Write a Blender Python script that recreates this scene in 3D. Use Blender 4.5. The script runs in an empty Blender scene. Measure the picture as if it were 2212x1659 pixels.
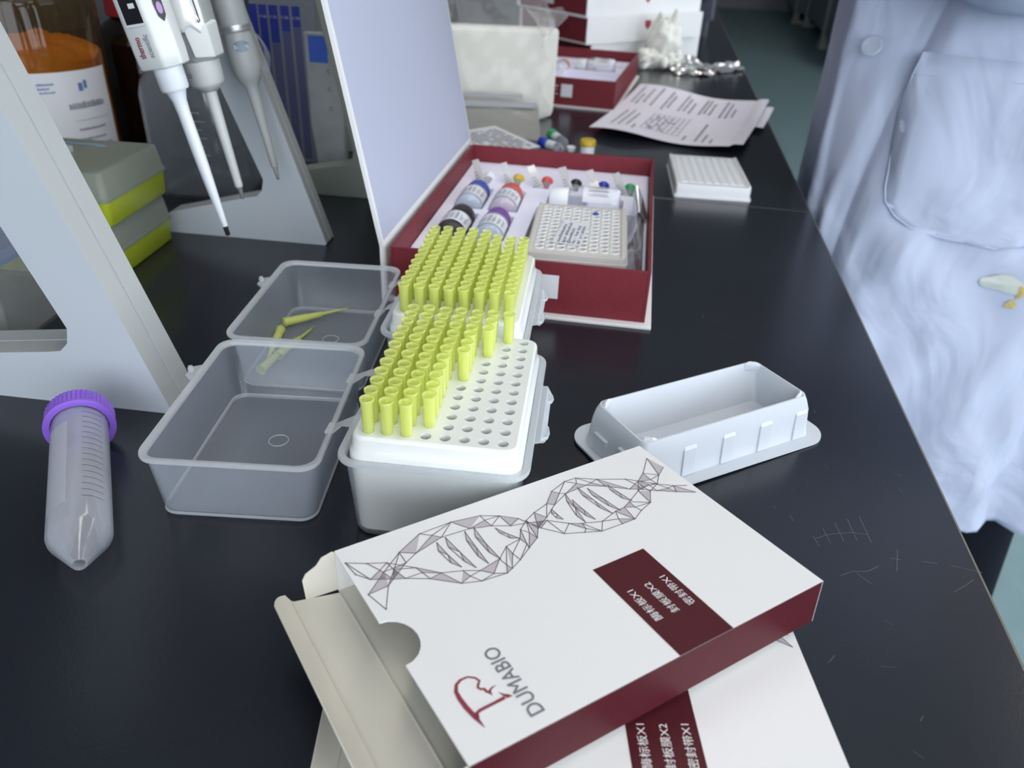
import bpy, bmesh, math, random
from mathutils import Matrix, Vector
random.seed(7)
S = bpy.context.scene
COL = S.collection
MM = 0.001
PI = math.pi
def R(a): return math.radians(a)
def lin(r, g, b):
    f = lambda c: (c/255/12.92) if c/255 <= .04045 else ((c/255+.055)/1.055)**2.4
    return (f(r), f(g), f(b), 1)

# ------------------------------------------------------------ camera
CAM_P, CAM_ROLL, CAM_H, CAM_F = R(31.065), R(2.736), 0.27036, 1712.0
cd = bpy.data.cameras.new('camera'); cam = bpy.data.objects.new('camera', cd); COL.objects.link(cam)
r0 = Vector((1, 0, 0)); fw = Vector((0, math.cos(CAM_P), -math.sin(CAM_P))); up = r0.cross(fw)
cr, sr = math.cos(CAM_ROLL), math.sin(CAM_ROLL)
r2 = cr*r0+sr*up; u2 = -sr*r0+cr*up
m = Matrix(((r2.x, u2.x, -fw.x, 0), (r2.y, u2.y, -fw.y, 0), (r2.z, u2.z, -fw.z, CAM_H), (0, 0, 0, 1)))
cam.matrix_world = m
cd.sensor_fit = 'HORIZONTAL'; cd.sensor_width = 36; cd.lens = CAM_F/2212*36
cd.clip_start = .01; cd.clip_end = 60
cd.dof.use_dof = True; cd.dof.focus_distance = .40; cd.dof.aperture_fstop = 11.5
S.camera = cam

# ------------------------------------------------------------ world, light, exposure
W = bpy.data.worlds.new('world'); S.world = W; W.use_nodes = True
W.node_tree.nodes['Background'].inputs[0].default_value = (.55, .70, 1, 1)
W.node_tree.nodes['Background'].inputs[1].default_value = .35
S.view_settings.view_transform = 'Standard'; S.view_settings.look = 'None'
S.view_settings.exposure = 0.0; S.view_settings.gamma = 1; S.view_settings.use_curve_mapping = False
try:
    S.cycles.transparent_max_bounces = 48
    S.cycles.max_bounces = 14
    S.cycles.transmission_bounces = 14
    S.cycles.caustics_reflective = False; S.cycles.caustics_refractive = False
except Exception: pass
LAMP_W = 7.0      # emission of the ceiling lamps
WIN2_W = 9.0
WIN_W = 4.6       # daylight in the windows

# ------------------------------------------------------------ materials
def mat(name, col, rough=.5, metal=0, spec=.5, bump=None, alpha=None, trans=0, noise=None, coat=0, sss=0):
    m = bpy.data.materials.new(name); m.use_nodes = True
    nt = m.node_tree; b = nt.nodes['Principled BSDF']
    b.inputs['Base Color'].default_value = col
    b.inputs['Roughness'].default_value = rough; b.inputs['Metallic'].default_value = metal
    b.inputs['Specular IOR Level'].default_value = spec
    b.inputs['Coat Weight'].default_value = coat
    if sss: b.inputs['Subsurface Weight'].default_value = sss; b.inputs['Subsurface Scale'].default_value = .004
    tc = nt.nodes.new('ShaderNodeTexCoord')
    if noise:   # (scale, strength) colour variation
        n = nt.nodes.new('ShaderNodeTexNoise'); n.inputs['Scale'].default_value = noise[0]; n.inputs['Detail'].default_value = 5
        nt.links.new(tc.outputs['Object'], n.inputs['Vector'])
        mx = nt.nodes.new('ShaderNodeMix'); mx.data_type = 'RGBA'
        mx.inputs[6].default_value = tuple(c*(1-noise[1]) for c in col[:3])+(1,)
        mx.inputs[7].default_value = tuple(min(1, c*(1+noise[1])) for c in col[:3])+(1,)
        nt.links.new(n.outputs[0], mx.inputs[0]); nt.links.new(mx.outputs[2], b.inputs['Base Color'])
    if bump:    # (scale, strength)
        n = nt.nodes.new('ShaderNodeTexNoise'); n.inputs['Scale'].default_value = bump[0]; n.inputs['Detail'].default_value = 3
        nt.links.new(tc.outputs['Object'], n.inputs['Vector'])
        bp = nt.nodes.new('ShaderNodeBump'); bp.inputs['Strength'].default_value = bump[1]; bp.inputs['Distance'].default_value = .0006
        nt.links.new(n.outputs[0], bp.inputs['Height']); nt.links.new(bp.outputs[0], b.inputs['Normal'])
    return m
def thin(name, col, clear, rough=.15, gloss=.08, tl=.5, edge=.35, bump=None, tint=.95, through=None):
    """thin walled clear or milky plastic: transparent + diffuse / translucent + gloss, milkier at grazing angles"""
    m = bpy.data.materials.new(name); m.use_nodes = True; nt = m.node_tree; nt.nodes.clear()
    N = nt.nodes.new; L = nt.links.new
    out = N('ShaderNodeOutputMaterial'); tr = N('ShaderNodeBsdfTransparent'); df = N('ShaderNodeBsdfDiffuse'); tn = N('ShaderNodeBsdfTranslucent'); gl = N('ShaderNodeBsdfGlossy')
    tr.inputs[0].default_value = tuple(tint+(1-tint)*c for c in col[:3])+(1,)
    if through: tr.inputs[0].default_value = through
    df.inputs[0].default_value = col; tn.inputs[0].default_value = col
    gl.inputs['Roughness'].default_value = rough
    m1 = N('ShaderNodeMixShader'); m1.inputs[0].default_value = tl; L(df.outputs[0], m1.inputs[1]); L(tn.outputs[0], m1.inputs[2])
    lw = N('ShaderNodeLayerWeight'); lw.inputs[0].default_value = .3
    mp = N('ShaderNodeMapRange'); mp.inputs[3].default_value = 1-clear; mp.inputs[4].default_value = min(1, 1-clear+edge)
    L(lw.outputs['Facing'], mp.inputs[0])
    m2 = N('ShaderNodeMixShader'); L(mp.outputs[0], m2.inputs[0]); L(tr.outputs[0], m2.inputs[1]); L(m1.outputs[0], m2.inputs[2])
    l2 = N('ShaderNodeLayerWeight'); l2.inputs[0].default_value = .5
    pw = N('ShaderNodeMath'); pw.operation = 'POWER'; pw.inputs[1].default_value = 4.5; L(l2.outputs['Facing'], pw.inputs[0])
    mu = N('ShaderNodeMath'); mu.operation = 'MULTIPLY_ADD'; mu.inputs[1].default_value = .6; mu.inputs[2].default_value = gloss*.6; mu.use_clamp = True; L(pw.outputs[0], mu.inputs[0])
    m3 = N('ShaderNodeMixShader'); L(mu.outputs[0], m3.inputs[0]); L(m2.outputs[0], m3.inputs[1]); L(gl.outputs[0], m3.inputs[2])
    if bump:
        tc = N('ShaderNodeTexCoord'); n = N('ShaderNodeTexNoise'); n.inputs['Scale'].default_value = bump[0]; L(tc.outputs['Object'], n.inputs['Vector'])
        bp = N('ShaderNodeBump'); bp.inputs['Strength'].default_value = bump[1]; bp.inputs['Distance'].default_value = .002
        L(n.outputs[0], bp.inputs['Height']); L(bp.outputs[0], gl.inputs['Normal']); L(bp.outputs[0], df.inputs['Normal'])
    L(m3.outputs[0], out.inputs[0]); return m
def emis(name, col, s):
    m = bpy.data.materials.new(name); m.use_nodes = True; nt = m.node_tree; nt.nodes.clear()
    e = nt.nodes.new('ShaderNodeEmission'); e.inputs[0].default_value = col; e.inputs[1].default_value = s
    o = nt.nodes.new('ShaderNodeOutputMaterial'); nt.links.new(e.outputs[0], o.inputs[0]); return m
M = dict(
    top=mat('black_resin', (.012, .0140, .021, 1), .23, spec=.5, bump=(900, .10), noise=(6, .25)),
    trim=mat('edge_band', (.16, .15, .12, 1), .5),
    floor=mat('teal_vinyl', (.215, .33, .35, 1), .40, noise=(14, .16)),
    wall=mat('painted_wall', (.46, .48, .52, 1), .8, noise=(3, .03)),
    darkwall=mat('dark_side_wall', (.10, .11, .12, 1), .6, noise=(3, .05)),
    ceil=mat('ceiling_tile', (.55, .55, .55, 1), .9, noise=(5, .03)),
    grey=mat('cabinet_grey', (.20, .23, .28, 1), .5, noise=(4, .05)),
    cream=mat('cream_metal', (.50, .52, .45, 1), .4, noise=(4, .04)),
    card=mat('white_card', (.78, .785, .79, 1), .42, spec=.35, noise=(20, .01)),
    cardin=mat('raw_card', (.66, .645, .57, 1), .7, spec=.2, noise=(30, .03)),
    red=mat('wine_print', (.072, .010, .016, 1), .42, spec=.16, noise=(45, .10)),
    redsoft=mat('wine_paper', (.18, .028, .038, 1), .5, spec=.14, bump=(260, .5), noise=(70, .12)),
    ink=mat('grey_ink', (.16, .14, .16, 1), .5), inkfill=mat('grey_ink_fill', (.50, .47, .51, 1), .5),
    inkgrey=mat('dark_grey_ink', (.17, .18, .20, 1), .5), inkred=mat('red_ink', (.24, .03, .055, 1), .5),
    inkblack=mat('black_ink', (.03, .03, .035, 1), .5), inkmid=mat('mid_ink', (.27, .27, .31, 1), .6), inkblue=mat('blue_ink', (.13, .2, .42, 1), .5),
    white=mat('white_plastic', (.80, .82, .84, 1), .3, spec=.5, noise=(10, .02)),
    rack=mat('milky_plastic', (.76, .79, .77, 1), .16, spec=.5, noise=(30, .02), sss=.0),
    ps=mat('white_foam_plastic', (.57, .61, .66, 1), .33, spec=.4, noise=(25, .02)),
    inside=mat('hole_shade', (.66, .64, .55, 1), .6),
    milky=thin('milky_thin_plastic', (.80, .88, 1, 1), .915, .2, .04, .45, .30),
    milkyrim=thin('milky_rim_plastic', (.86, .90, .94, 1), .55, .2, .06, .45, .3),
    base=thin('frosted_box_plastic', (.96, .99, 1, 1), .91, .25, .05, .45, .16, tint=1),
    frost=thin('frosted_lid_plastic', (.46, .50, .46, 1), .16, .35, .05, .5, .25),
    clear=thin('clear_plastic', (.8, .85, .9, 1), .95, .06, .06, .4, .30),
    tube=thin('clear_tube_plastic', (.88, .92, 1, 1), .82, .1, .06, .45, .40),
    glass=thin('clear_glass', (.6, .66, .72, 1), .90, .04, .07, .5, .35),
    tip=thin('yellow_tip_plastic', (.95, 1, .38, 1), .62, .12, .06, .36, .42, through=(.985, 1, .84, 1)),
    amber=thin('amber_glass', (.05, .028, .012, 1), .86, .04, .06, .3, .2, through=(.86, .72, .5, 1)),
    brown=thin('dark_brown_glass', (.012, .006, .005, 1), .12, .05, .06, .2, .1, tint=.2),
    powder=mat('orange_powder', (.50, .20, .015, 1), .9, bump=(300, .6), noise=(60, .25)),
    liquid=mat('dark_liquid', (.02, .008, .006, 1), .3),
    purple=mat('purple_cap', (.24, .11, .62, 1), .38, noise=(30, .04)),
    green_y=mat('lime_plastic', (.44, .52, .03, 1), .35, noise=(12, .06)),
    steel=mat('brushed_steel', (.72, .73, .74, 1), .38, metal=.8), foil=mat('foil', (.66, .66, .68, 1), .22, metal=.85, bump=(60, .5)),
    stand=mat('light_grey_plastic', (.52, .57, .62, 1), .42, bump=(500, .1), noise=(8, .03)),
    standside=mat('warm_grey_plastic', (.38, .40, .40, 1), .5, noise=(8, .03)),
    standin=mat('beige_grey_plastic', (.33, .32, .29, 1), .6),
    stand2=mat('olive_grey_plastic', (.24, .27, .24, 1), .5, noise=(8, .04)),
    pip=mat('pipette_white', (.70, .73, .73, 1), .35, noise=(9, .02)), pipb=mat('pipette_bright', (.74, .78, .84, 1), .3), pipg=mat('pipette_grey', (.42, .45, .45, 1), .4), pipd=mat('pipette_slate', (.22, .25, .28, 1), .45),
    black=mat('black_plastic', (.012, .012, .015, 1), .35), dark=mat('dark_machine', (.03, .038, .06, 1), .5),
    redcap=mat('red_cap', (.30, .015, .03, 1), .4), rcap2=mat('coral_cap', (.62, .09, .075, 1), .4), bcap=mat('blue_cap', (.04, .07, .38, 1), .4), pcap=mat('violet_cap', (.17, .06, .30, 1), .4),
    kcap=mat('black_brown_cap', (.025, .018, .022, 1), .4), ycap=mat('yellow_cap', (.62, .45, .03, 1), .4), gcap=mat('green_cap', (.03, .33, .13, 1), .4), blue2=mat('cobalt_cap', (.015, .04, .40, 1), .4),
    foam=mat('lavender_white_tray', (.86, .86, 1, 1), .7, noise=(20, .01)),
    lidin=mat('pale_blue_lining', (.44, .47, .59, 1), .65, noise=(3, .02)),
    lab=mat('label_paper', (.72, .74, .78, 1), .5), paper=mat('printer_paper', (.86, .84, .94, 1), .75, noise=(4, .02)),
    bag=thin('clear_film', (.95, .95, .93, 1), .84, .16, .05, .5, .25),
    pack=mat('cream_packs', (.86, .86, .78, 1), .5, bump=(12, .5), noise=(8, .02)),
    latex=mat('white_latex', (.80, .80, .74, 1), .6, noise=(30, .03)),
    coat=mat('white_cotton', (.50, .55, .69, 1), .85, spec=.1, noise=(5, .02)),
    trouser=mat('dark_cloth', (.008, .010, .016, 1), .9, spec=.1), skin=mat('skin', (.55, .33, .24, 1), .5), hair=mat('hair', (.01, .01, .01, 1), .5), shoe=mat('black_shoe', (.012, .012, .014, 1), .5),
    vblue=mat('royal_blue_print', (.008, .02, .26, 1), .5), vpur=mat('slate_violet_print', (.075, .085, .19, 1), .6), vgrey=mat('grey_board', (.17, .19, .22, 1), .5, noise=(6, .04)),
    rackblue=mat('slate_blue_plastic', (.15, .19, .28, 1), .4), scratch=mat('scratch', (.10, .11, .13, 1), .6), stain=mat('yellow_stain', (.62, .48, .20, 1), .9), stain2=mat('pale_stain', (.62, .66, .60, 1), .9),
    lamp=emis('lamp_light', (1, .92, .85, 1), LAMP_W), day=emis('daylight', (.86, .92, 1, 1), WIN_W), day2=emis('daylight_side', (.86, .92, 1, 1), WIN2_W), button=thin('clear_button', (.8, .85, .95, 1), .35, .08, .15, .5, .3),
)

# woven cotton with soft crumples
nt_ = M['coat'].node_tree; b_ = nt_.nodes['Principled BSDF']; tc_ = nt_.nodes.new('ShaderNodeTexCoord')
mp_ = nt_.nodes.new('ShaderNodeMapping'); mp_.inputs['Scale'].default_value = (1, 1, .7); nt_.links.new(tc_.outputs['Object'], mp_.inputs[0])
n_ = nt_.nodes.new('ShaderNodeTexNoise'); n_.inputs['Scale'].default_value = 10; n_.inputs['Detail'].default_value = 2.5; n_.inputs['Roughness'].default_value = .5; n_.inputs['Distortion'].default_value = 1.3
nt_.links.new(mp_.outputs[0], n_.inputs['Vector'])
bp_ = nt_.nodes.new('ShaderNodeBump'); bp_.inputs['Strength'].default_value = .55; bp_.inputs['Distance'].default_value = .022
nt_.links.new(n_.outputs[0], bp_.inputs['Height']); nt_.links.new(bp_.outputs[0], b_.inputs['Normal'])

# ------------------------------------------------------------ mesh helpers (all in millimetres)
class MB:
    def __init__(s): s.v = []; s.f = []; s.mi = []; s.T = Matrix.Identity(4); s.k = 0
    def add(s, vs, fs):
        o = len(s.v)
        s.v += [tuple(s.T @ Vector(v)) for v in vs]; s.f += [tuple(o+i for i in f) for f in fs]; s.mi += [s.k]*len(fs); return s
    def box(s, x0, x1, y0, y1, z0, z1):
        return s.add([(x0, y0, z0), (x1, y0, z0), (x1, y1, z0), (x0, y1, z0), (x0, y0, z1), (x1, y0, z1), (x1, y1, z1), (x0, y1, z1)],
                     [(0, 3, 2, 1), (4, 5, 6, 7), (0, 1, 5, 4), (1, 2, 6, 5), (2, 3, 7, 6), (3, 0, 4, 7)])
    def loft(s, rings, cap=(True, True), closed=True):
        n = len(rings[0]); vs = [p for r in rings for p in r]; fs = []
        for i in range(len(rings)-1):
            for j in range(n if closed else n-1):
                a = i*n+j; b = i*n+(j+1) % n; fs.append((a, b, b+n, a+n))
        if cap[0]: fs.append(tuple(range(n-1, -1, -1)))
        if cap[1]: fs.append(tuple((len(rings)-1)*n+j for j in range(n)))
        return s.add(vs, fs)
    def lathe(s, prof, n=32, cx=0, cy=0, cap=(True, True), rib=None):
        rings = []
        for k, (r, z) in enumerate(prof):
            rings.append([(cx+(r+(rib[1] if rib and j % rib[0] == 0 and rib[2] <= z <= rib[3] else 0))*math.cos(2*PI*j/n), cy+(r+(rib[1] if rib and j % rib[0] == 0 and rib[2] <= z <= rib[3] else 0))*math.sin(2*PI*j/n), z) for j in range(n)])
        return s.loft(rings, cap)
    def prism(s, poly, z0, z1):
        return s.loft([[(x, y, z0) for x, y in poly], [(x, y, z1) for x, y in poly]])
    def tube(s, path, r, n=8):
        P = [Vector(p) for p in path]; rings = []
        for i, p in enumerate(P):
            t = (P[min(i+1, len(P)-1)]-P[max(i-1, 0)]).normalized()
            a = t.cross(Vector((0, 0, 1)));
            if a.length < .1: a = t.cross(Vector((1, 0, 0)))
            a.normalize(); b = t.cross(a); rr = r[i] if isinstance(r, (list, tuple)) else r
            rings.append([tuple(p+rr*(math.cos(2*PI*j/n)*a+math.sin(2*PI*j/n)*b)) for j in range(n)])
        return s.loft(rings)
    def strip(s, path, w, z=0):        # flat printed line in the xy plane
        P = [Vector((p[0], p[1], 0)) for p in path]; n = len(P); L = []; Rr = []
        for i, p in enumerate(P):
            t = (P[min(i+1, n-1)]-P[max(i-1, 0)]).normalized(); nn = Vector((-t.y, t.x, 0)); ww = w[i] if isinstance(w, (list, tuple)) else w
            L.append(p+nn*ww/2); Rr.append(p-nn*ww/2)
        vs = [(q.x, q.y, z) for q in L]+[(q.x, q.y, z) for q in Rr]
        return s.add(vs, [(n+i, n+i+1, i+1, i) for i in range(n-1)])
    def poly(s, pts): return s.add(pts, [tuple(range(len(pts)))])
def link(name, me, mats, parent, smooth, bevel=0, sub=0):
    for p in me.polygons: p.use_smooth = smooth
    o = bpy.data.objects.new(name, me); COL.objects.link(o)
    for m_ in (mats if isinstance(mats, (list, tuple)) else [mats]): me.materials.append(m_)
    if parent: o.parent = parent
    if bevel:
        b = o.modifiers.new('bevel', 'BEVEL'); b.width = bevel*MM; b.segments = 2; b.limit_method = 'ANGLE'; b.angle_limit = R(40)
    if sub:
        b = o.modifiers.new('sub', 'SUBSURF'); b.levels = sub; b.render_levels = sub
    return o
def obj(name, mb, mats, parent=None, smooth=False, bevel=0, sub=0, auto=None):
    me = bpy.data.meshes.new(name)
    me.from_pydata([(x*MM, y*MM, z*MM) for x, y, z in mb.v], [], mb.f)
    for i, p in enumerate(me.polygons): p.material_index = mb.mi[i]
    bm = bmesh.new(); bm.from_mesh(me); bmesh.ops.recalc_face_normals(bm, faces=bm.faces)
    if auto:
        for e in bm.edges:
            if len(e.link_faces) == 2 and e.calc_face_angle(0) > R(auto): e.smooth = False
        smooth = True
    bm.to_mesh(me); bm.free(); me.update()
    return link(name, me, mats, parent, smooth, bevel, sub)
def tag(o, label, cat, group=None):
    o['label'] = label; o['category'] = cat
    if group: o['group'] = group
    return o
def thing(name, label, cat, loc=(0, 0, 0), rot=(0, 0, 0), group=None):
    o = bpy.data.objects.new(name, None); COL.objects.link(o); o.empty_display_size = .01
    o.location = tuple(c*MM for c in loc); o.rotation_euler = rot
    return tag(o, label, cat, group)
def struct(o): o['kind'] = 'structure'; return o
def copy_tree(o, parent=None):
    c = o.copy(); COL.objects.link(c)
    if parent: c.parent = parent
    for ch in list(o.children): copy_tree(ch, c)
    return c
def rr(w, l, r, z, cx=0, cy=0, n=5):
    """rounded rectangle ring, full size w x l"""
    pts = []
    for (sx, sy, a0) in ((1, 1, 0), (-1, 1, 90), (-1, -1, 180), (1, -1, 270)):
        for k in range(n+1):
            a = R(a0+90*k/n); pts.append((cx+sx*(w/2-r)+r*math.cos(a), cy+sy*(l/2-r)+r*math.sin(a), z))
    return pts
def text(s, size, mt, parent, mtx, name='printed_text', ext=0, width=None, bold=False):
    cu = bpy.data.curves.new('t', 'FONT'); cu.body = s; cu.size = size; cu.extrude = ext; cu.resolution_u = 4
    wt = (.016 if bold is True else .010) if bold else 0
    to = bpy.data.objects.new('t', cu); COL.objects.link(to)
    bpy.context.view_layer.update(); dg = bpy.context.evaluated_depsgraph_get()
    me = bpy.data.meshes.new_from_object(to.evaluated_get(dg)); bpy.data.objects.remove(to)
    xs = [v.co.x for v in me.vertices] or [0]
    x0, x1 = min(xs), max(xs); kx = (width/(x1-x0)) if width and x1 > x0 else 1
    for v in me.vertices:
        q = mtx @ Vector(((v.co.x-x0)*kx, v.co.y, v.co.z)); v.co = q*MM
    me.name = name
    if wt:      # heavier strokes: the same glyphs again, shifted a hair
        bm = bmesh.new(); bm.from_mesh(me); g0 = list(bm.verts)+list(bm.edges)+list(bm.faces); R3 = mtx.to_3x3()
        for dx, dy in ((wt, 0), (-wt, 0), (0, wt), (0, -wt)):
            d = bmesh.ops.duplicate(bm, geom=g0); nv = [e for e in d['geom'] if isinstance(e, bmesh.types.BMVert)]
            sh = R3 @ Vector((dx*size, dy*size, .004*(1+dx*10+dy*20)))
            for v in nv: v.co += sh*MM
        bm.to_mesh(me); bm.free()
    return link(name, me, mt, parent, False)
def frame(o, x, y):
    """matrix with origin o, x axis, y axis"""
    x = Vector(x).normalized(); y = Vector(y).normalized(); z = x.cross(y)
    return Matrix(((x.x, y.x, z.x, o[0]), (x.y, y.y, z.y, o[1]), (x.z, y.z, z.z, o[2]), (0, 0, 0, 1)))
def scribble(mb, x0, x1, y, h, z=0, fill=.75, rng=random):
    """a line of small illegible print"""
    x = x0
    while x < x1:
        w = h*rng.uniform(.35, .95)
        if rng.random() < fill:
            a = y+h*rng.uniform(-.08, .12); b = h*rng.uniform(.55, .9)
            mb.add([(x, a, z), (x+w, a, z), (x+w, a+b, z), (x, a+b, z)], [(0, 1, 2, 3)])
        x += w+h*.18
    return mb
def plate_holes(mb, outline, holes, z, depth, wallk=0, floork=0, bottoms=True):
    """flat top with real recesses; outline, holes = lists of xy"""
    bm = bmesh.new(); E_ = []
    for loop in [outline]+holes:
        vs = [bm.verts.new((x, y, z)) for x, y in loop]
        E_ += [bm.edges.new((vs[i], vs[(i+1) % len(vs)])) for i in range(len(vs))]
    bmesh.ops.triangle_fill(bm, use_beauty=True, edges=E_)
    bm.verts.index_update()
    mb.add([tuple(v.co) for v in bm.verts], [tuple(v.index for v in f.verts) for f in bm.faces]); bm.free()
    k0 = mb.k
    for h in holes:
        n = len(h); mb.k = wallk
        mb.add([(x, y, z) for x, y in h]+[(x, y, z-depth) for x, y in h], [(i, (i+1) % n, n+(i+1) % n, n+i) for i in range(n)])
        if bottoms:
            mb.k = floork; mb.add([(x, y, z-depth) for x, y in h], [tuple(range(n))])
    mb.k = k0
    return mb
def circ(cx, cy, r, n=16): return [(cx+r*math.cos(2*PI*i/n), cy+r*math.sin(2*PI*i/n)) for i in range(n)]
def rect(x0, x1, y0, y1): return [(x0, y0), (x1, y0), (x1, y1), (x0, y1)]
ORD = ['first', 'second', 'third', 'fourth', 'fifth', 'sixth', 'seventh', 'eighth', 'ninth', 'tenth', 'eleventh', 'twelfth']

# ------------------------------------------------------------ the room
FZ = -800
def plane_box(name, x0, x1, y0, y1, z0, z1, m_, cx=0): return struct(obj(name, MB().box(x0, x1, y0, y1, z0, z1), m_))
plane_box('floor', -1500, 5200, -2300, 12000, FZ-60, FZ, M['floor'])
plane_box('ceiling', -1500, 5200, -2300, 12000, 2000, 2060, M['ceil'])
plane_box('wall_far', -1500, 5200, 12000, 12100, FZ, 2000, M['wall'])
mb = MB(); mb.box(-1500, 5200, -2350, -2200, FZ, -50); mb.box(-1500, 5200, -2350, -2200, 1850, 2000)
for a, b in ((-1500, -1300), (600, 800), (2700, 2900), (4800, 5200)): mb.box(a, b, -2350, -2200, -50, 1850)
struct(obj('wall_near', mb, M['wall']))
for k, (a, b) in enumerate(((-1300, 600), (800, 2700), (2900, 4800))):
    w = struct(obj('window_%d' % (k+5), MB().box(a, b, -2340, -2330, -50, 1850), M['day']))
    mb = MB(); mb.box(a, a+50, -2330, -2290, -50, 1850); mb.box(b-50, b, -2330, -2290, -50, 1850); mb.box((a+b)/2-25, (a+b)/2+25, -2330, -2290, -50, 1850); mb.box(a, b, -2330, -2290, -50, 0); mb.box(a, b, -2330, -2290, 1800, 1850)
    obj('window_frame', mb, M['white'], w)
plane_box('wall_left', -1600, -1500, -3000, 12000, FZ, 2000, M['darkwall'])  # unseen wall, kept dark so the worktop reflects little on the left
# right wall with window openings
mb = MB(); yy = [-3000]; wins = []
for k in range(2):
    a = -1700+k*2600; wins.append((a, a+2100))
mb.box(5200, 5350, -2300, 12000, FZ, 100); mb.box(5200, 5350, -2300, 12000, 1800, 2000)
e0 = -2300
for a, b in wins: mb.box(5200, 5350, e0, a, 100, 1800); e0 = b
mb.box(5200, 5350, e0, 12000, 100, 1800)
struct(obj('wall_right', mb, M['wall']))
for k, (a, b) in enumerate(wins):
    w = struct(obj('window_%d' % (k+1), MB().box(5330, 5340, a, b, 100, 1800), M['day2']))
    mb = MB(); mb.box(5290, 5330, a, a+50, 100, 1800); mb.box(5290, 5330, b-50, b, 100, 1800); mb.box(5290, 5330, (a+b)/2-25, (a+b)/2+25, 100, 1800); mb.box(5290, 5330, a, b, 100, 150); mb.box(5290, 5330, a, b, 1750, 1800)
    obj('window_frame', mb, M['white'], w)
lamp0 = None
for iy in range(5):
    for ix in range(2):
        if iy >= 3 and ix == 0: continue  # last rows: lamps added to brighten the far floor
        x, y = 350+ix*1900+(900 if iy >= 3 else 0), -1400+iy*1500+(1500 if iy == 3 else 2600 if iy == 4 else 0)
        t = thing('ceiling_lamp', 'unseen long fluorescent ceiling lamp, %s row, %s the bench' % (ORD[iy], 'above' if ix == 0 else 'right of'), 'lamp', (x, y, 1940), group='ceiling lamps')
        mb = MB(); mb.box(-160, 160, -620, 620, 20, 60); mb.box(-160, -150, -620, 620, 0, 20); mb.box(150, 160, -620, 620, 0, 20)
        obj('lamp_housing', mb, M['white'], t)
        obj('lamp_tube', MB().box(-150, 150, -600, 600, 6, 18), M['lamp'], t)

# ------------------------------------------------------------ bench
YE = R(-8.3676)
def bench_pt(u, v): return (u*math.cos(YE)-v*math.sin(YE), u*math.sin(YE)+v*math.cos(YE))
EX, SEAM = 188.2, 876.0
for nm, v0, v1, lb in (('a', -900, SEAM-.7, 'black resin worktop section in the foreground carrying the tip boxes'), ('b', SEAM+.7, 3700, 'black resin worktop section beyond the joint, carrying the instruction sheet')):
    t = thing('worktop', lb, 'worktop', (0, 0, 0), (0, 0, YE))
    obj('slab', MB().box(-1250, EX, v0, v1, -25, 0), M['top'], t, bevel=.5)
    obj('edge_band', MB().box(EX+.05, EX+1.2, v0, v1, -24, -.6), M['trim'], t)
    if nm == 'a':
        mb = MB(); rg = random.Random(3)
        def sc(px, w=.25): mb.strip(px, w, .06)
        # the comb shaped scratch and strokes on the right
        base = [(112, 330), (118, 334), (125, 337), (132, 339), (139, 339)]
        sc([bb for bb in base])
        for q, (x, y) in enumerate(base): sc([(x+1, y-6), (x-1, y+2+q*3)])
        sc([(152, 330), (148, 314)]); sc([(147, 323), (152, 323)]); sc([(162, 324), (170, 324)]); sc([(176, 324), (190, 322)]); sc([(172, 305), (180, 312), (184, 316)])
        sc([(120, 305), (126, 309), (134, 311), (140, 316)]); sc([(128, 308), (134, 302)])
        for q in range(38):
            x, y = rg.uniform(60, 170), rg.uniform(180, 640); a = rg.uniform(0, PI); l = rg.uniform(1.5, 7)
            sc([(x, y), (x+l*math.cos(a), y+l*math.sin(a))], rg.uniform(.1, .22))
        obj('scratches', mb, M['scratch'], t)
mb = MB(); mb.box(-1230, 150, -880, 3680, -760, -26); 
t = thing('bench_cabinet', 'grey base cabinet under the black worktop', 'cabinet', (0, 0, 0), (0, 0, YE))
obj('body', mb, M['grey'], t)
obj('plinth', MB().box(-1200, 100, -860, 3660, -800, -760), M['dark'], t)

# ------------------------------------------------------------ pipette tips
def tip_mesh():
    mb = MB(); n = 24
    prof = [(.42, -33), (.75, -24), (1.35, -12), (1.9, -11.5), (2.35, -1), (2.55, 0), (2.62, 2), (2.95, 13), (3.02, 13.4), (3.05, 15.2), (3.38, 16), (3.42, 17.3),
            (3.15, 17.35), (2.78, 15.8), (2.72, 13), (2.3, 1), (2.1, -1), (1.6, -11.8), (1.05, -12.3), (.5, -24), (.25, -33)]
    mb.lathe(prof, n, rib=(3, .18, -1, 11.5)); return mb
_t0 = obj('pipette_tip', tip_mesh(), M['tip'], None, smooth=True)
TIPUSED = [0]
def place_tip(mtx, label, group):
    if TIPUSED[0] == 0: o = _t0
    else: o = _t0.copy(); COL.objects.link(o)
    TIPUSED[0] += 1
    o.matrix_world = mtx
    tag(o, label, 'pipette tip', group); return o

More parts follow.
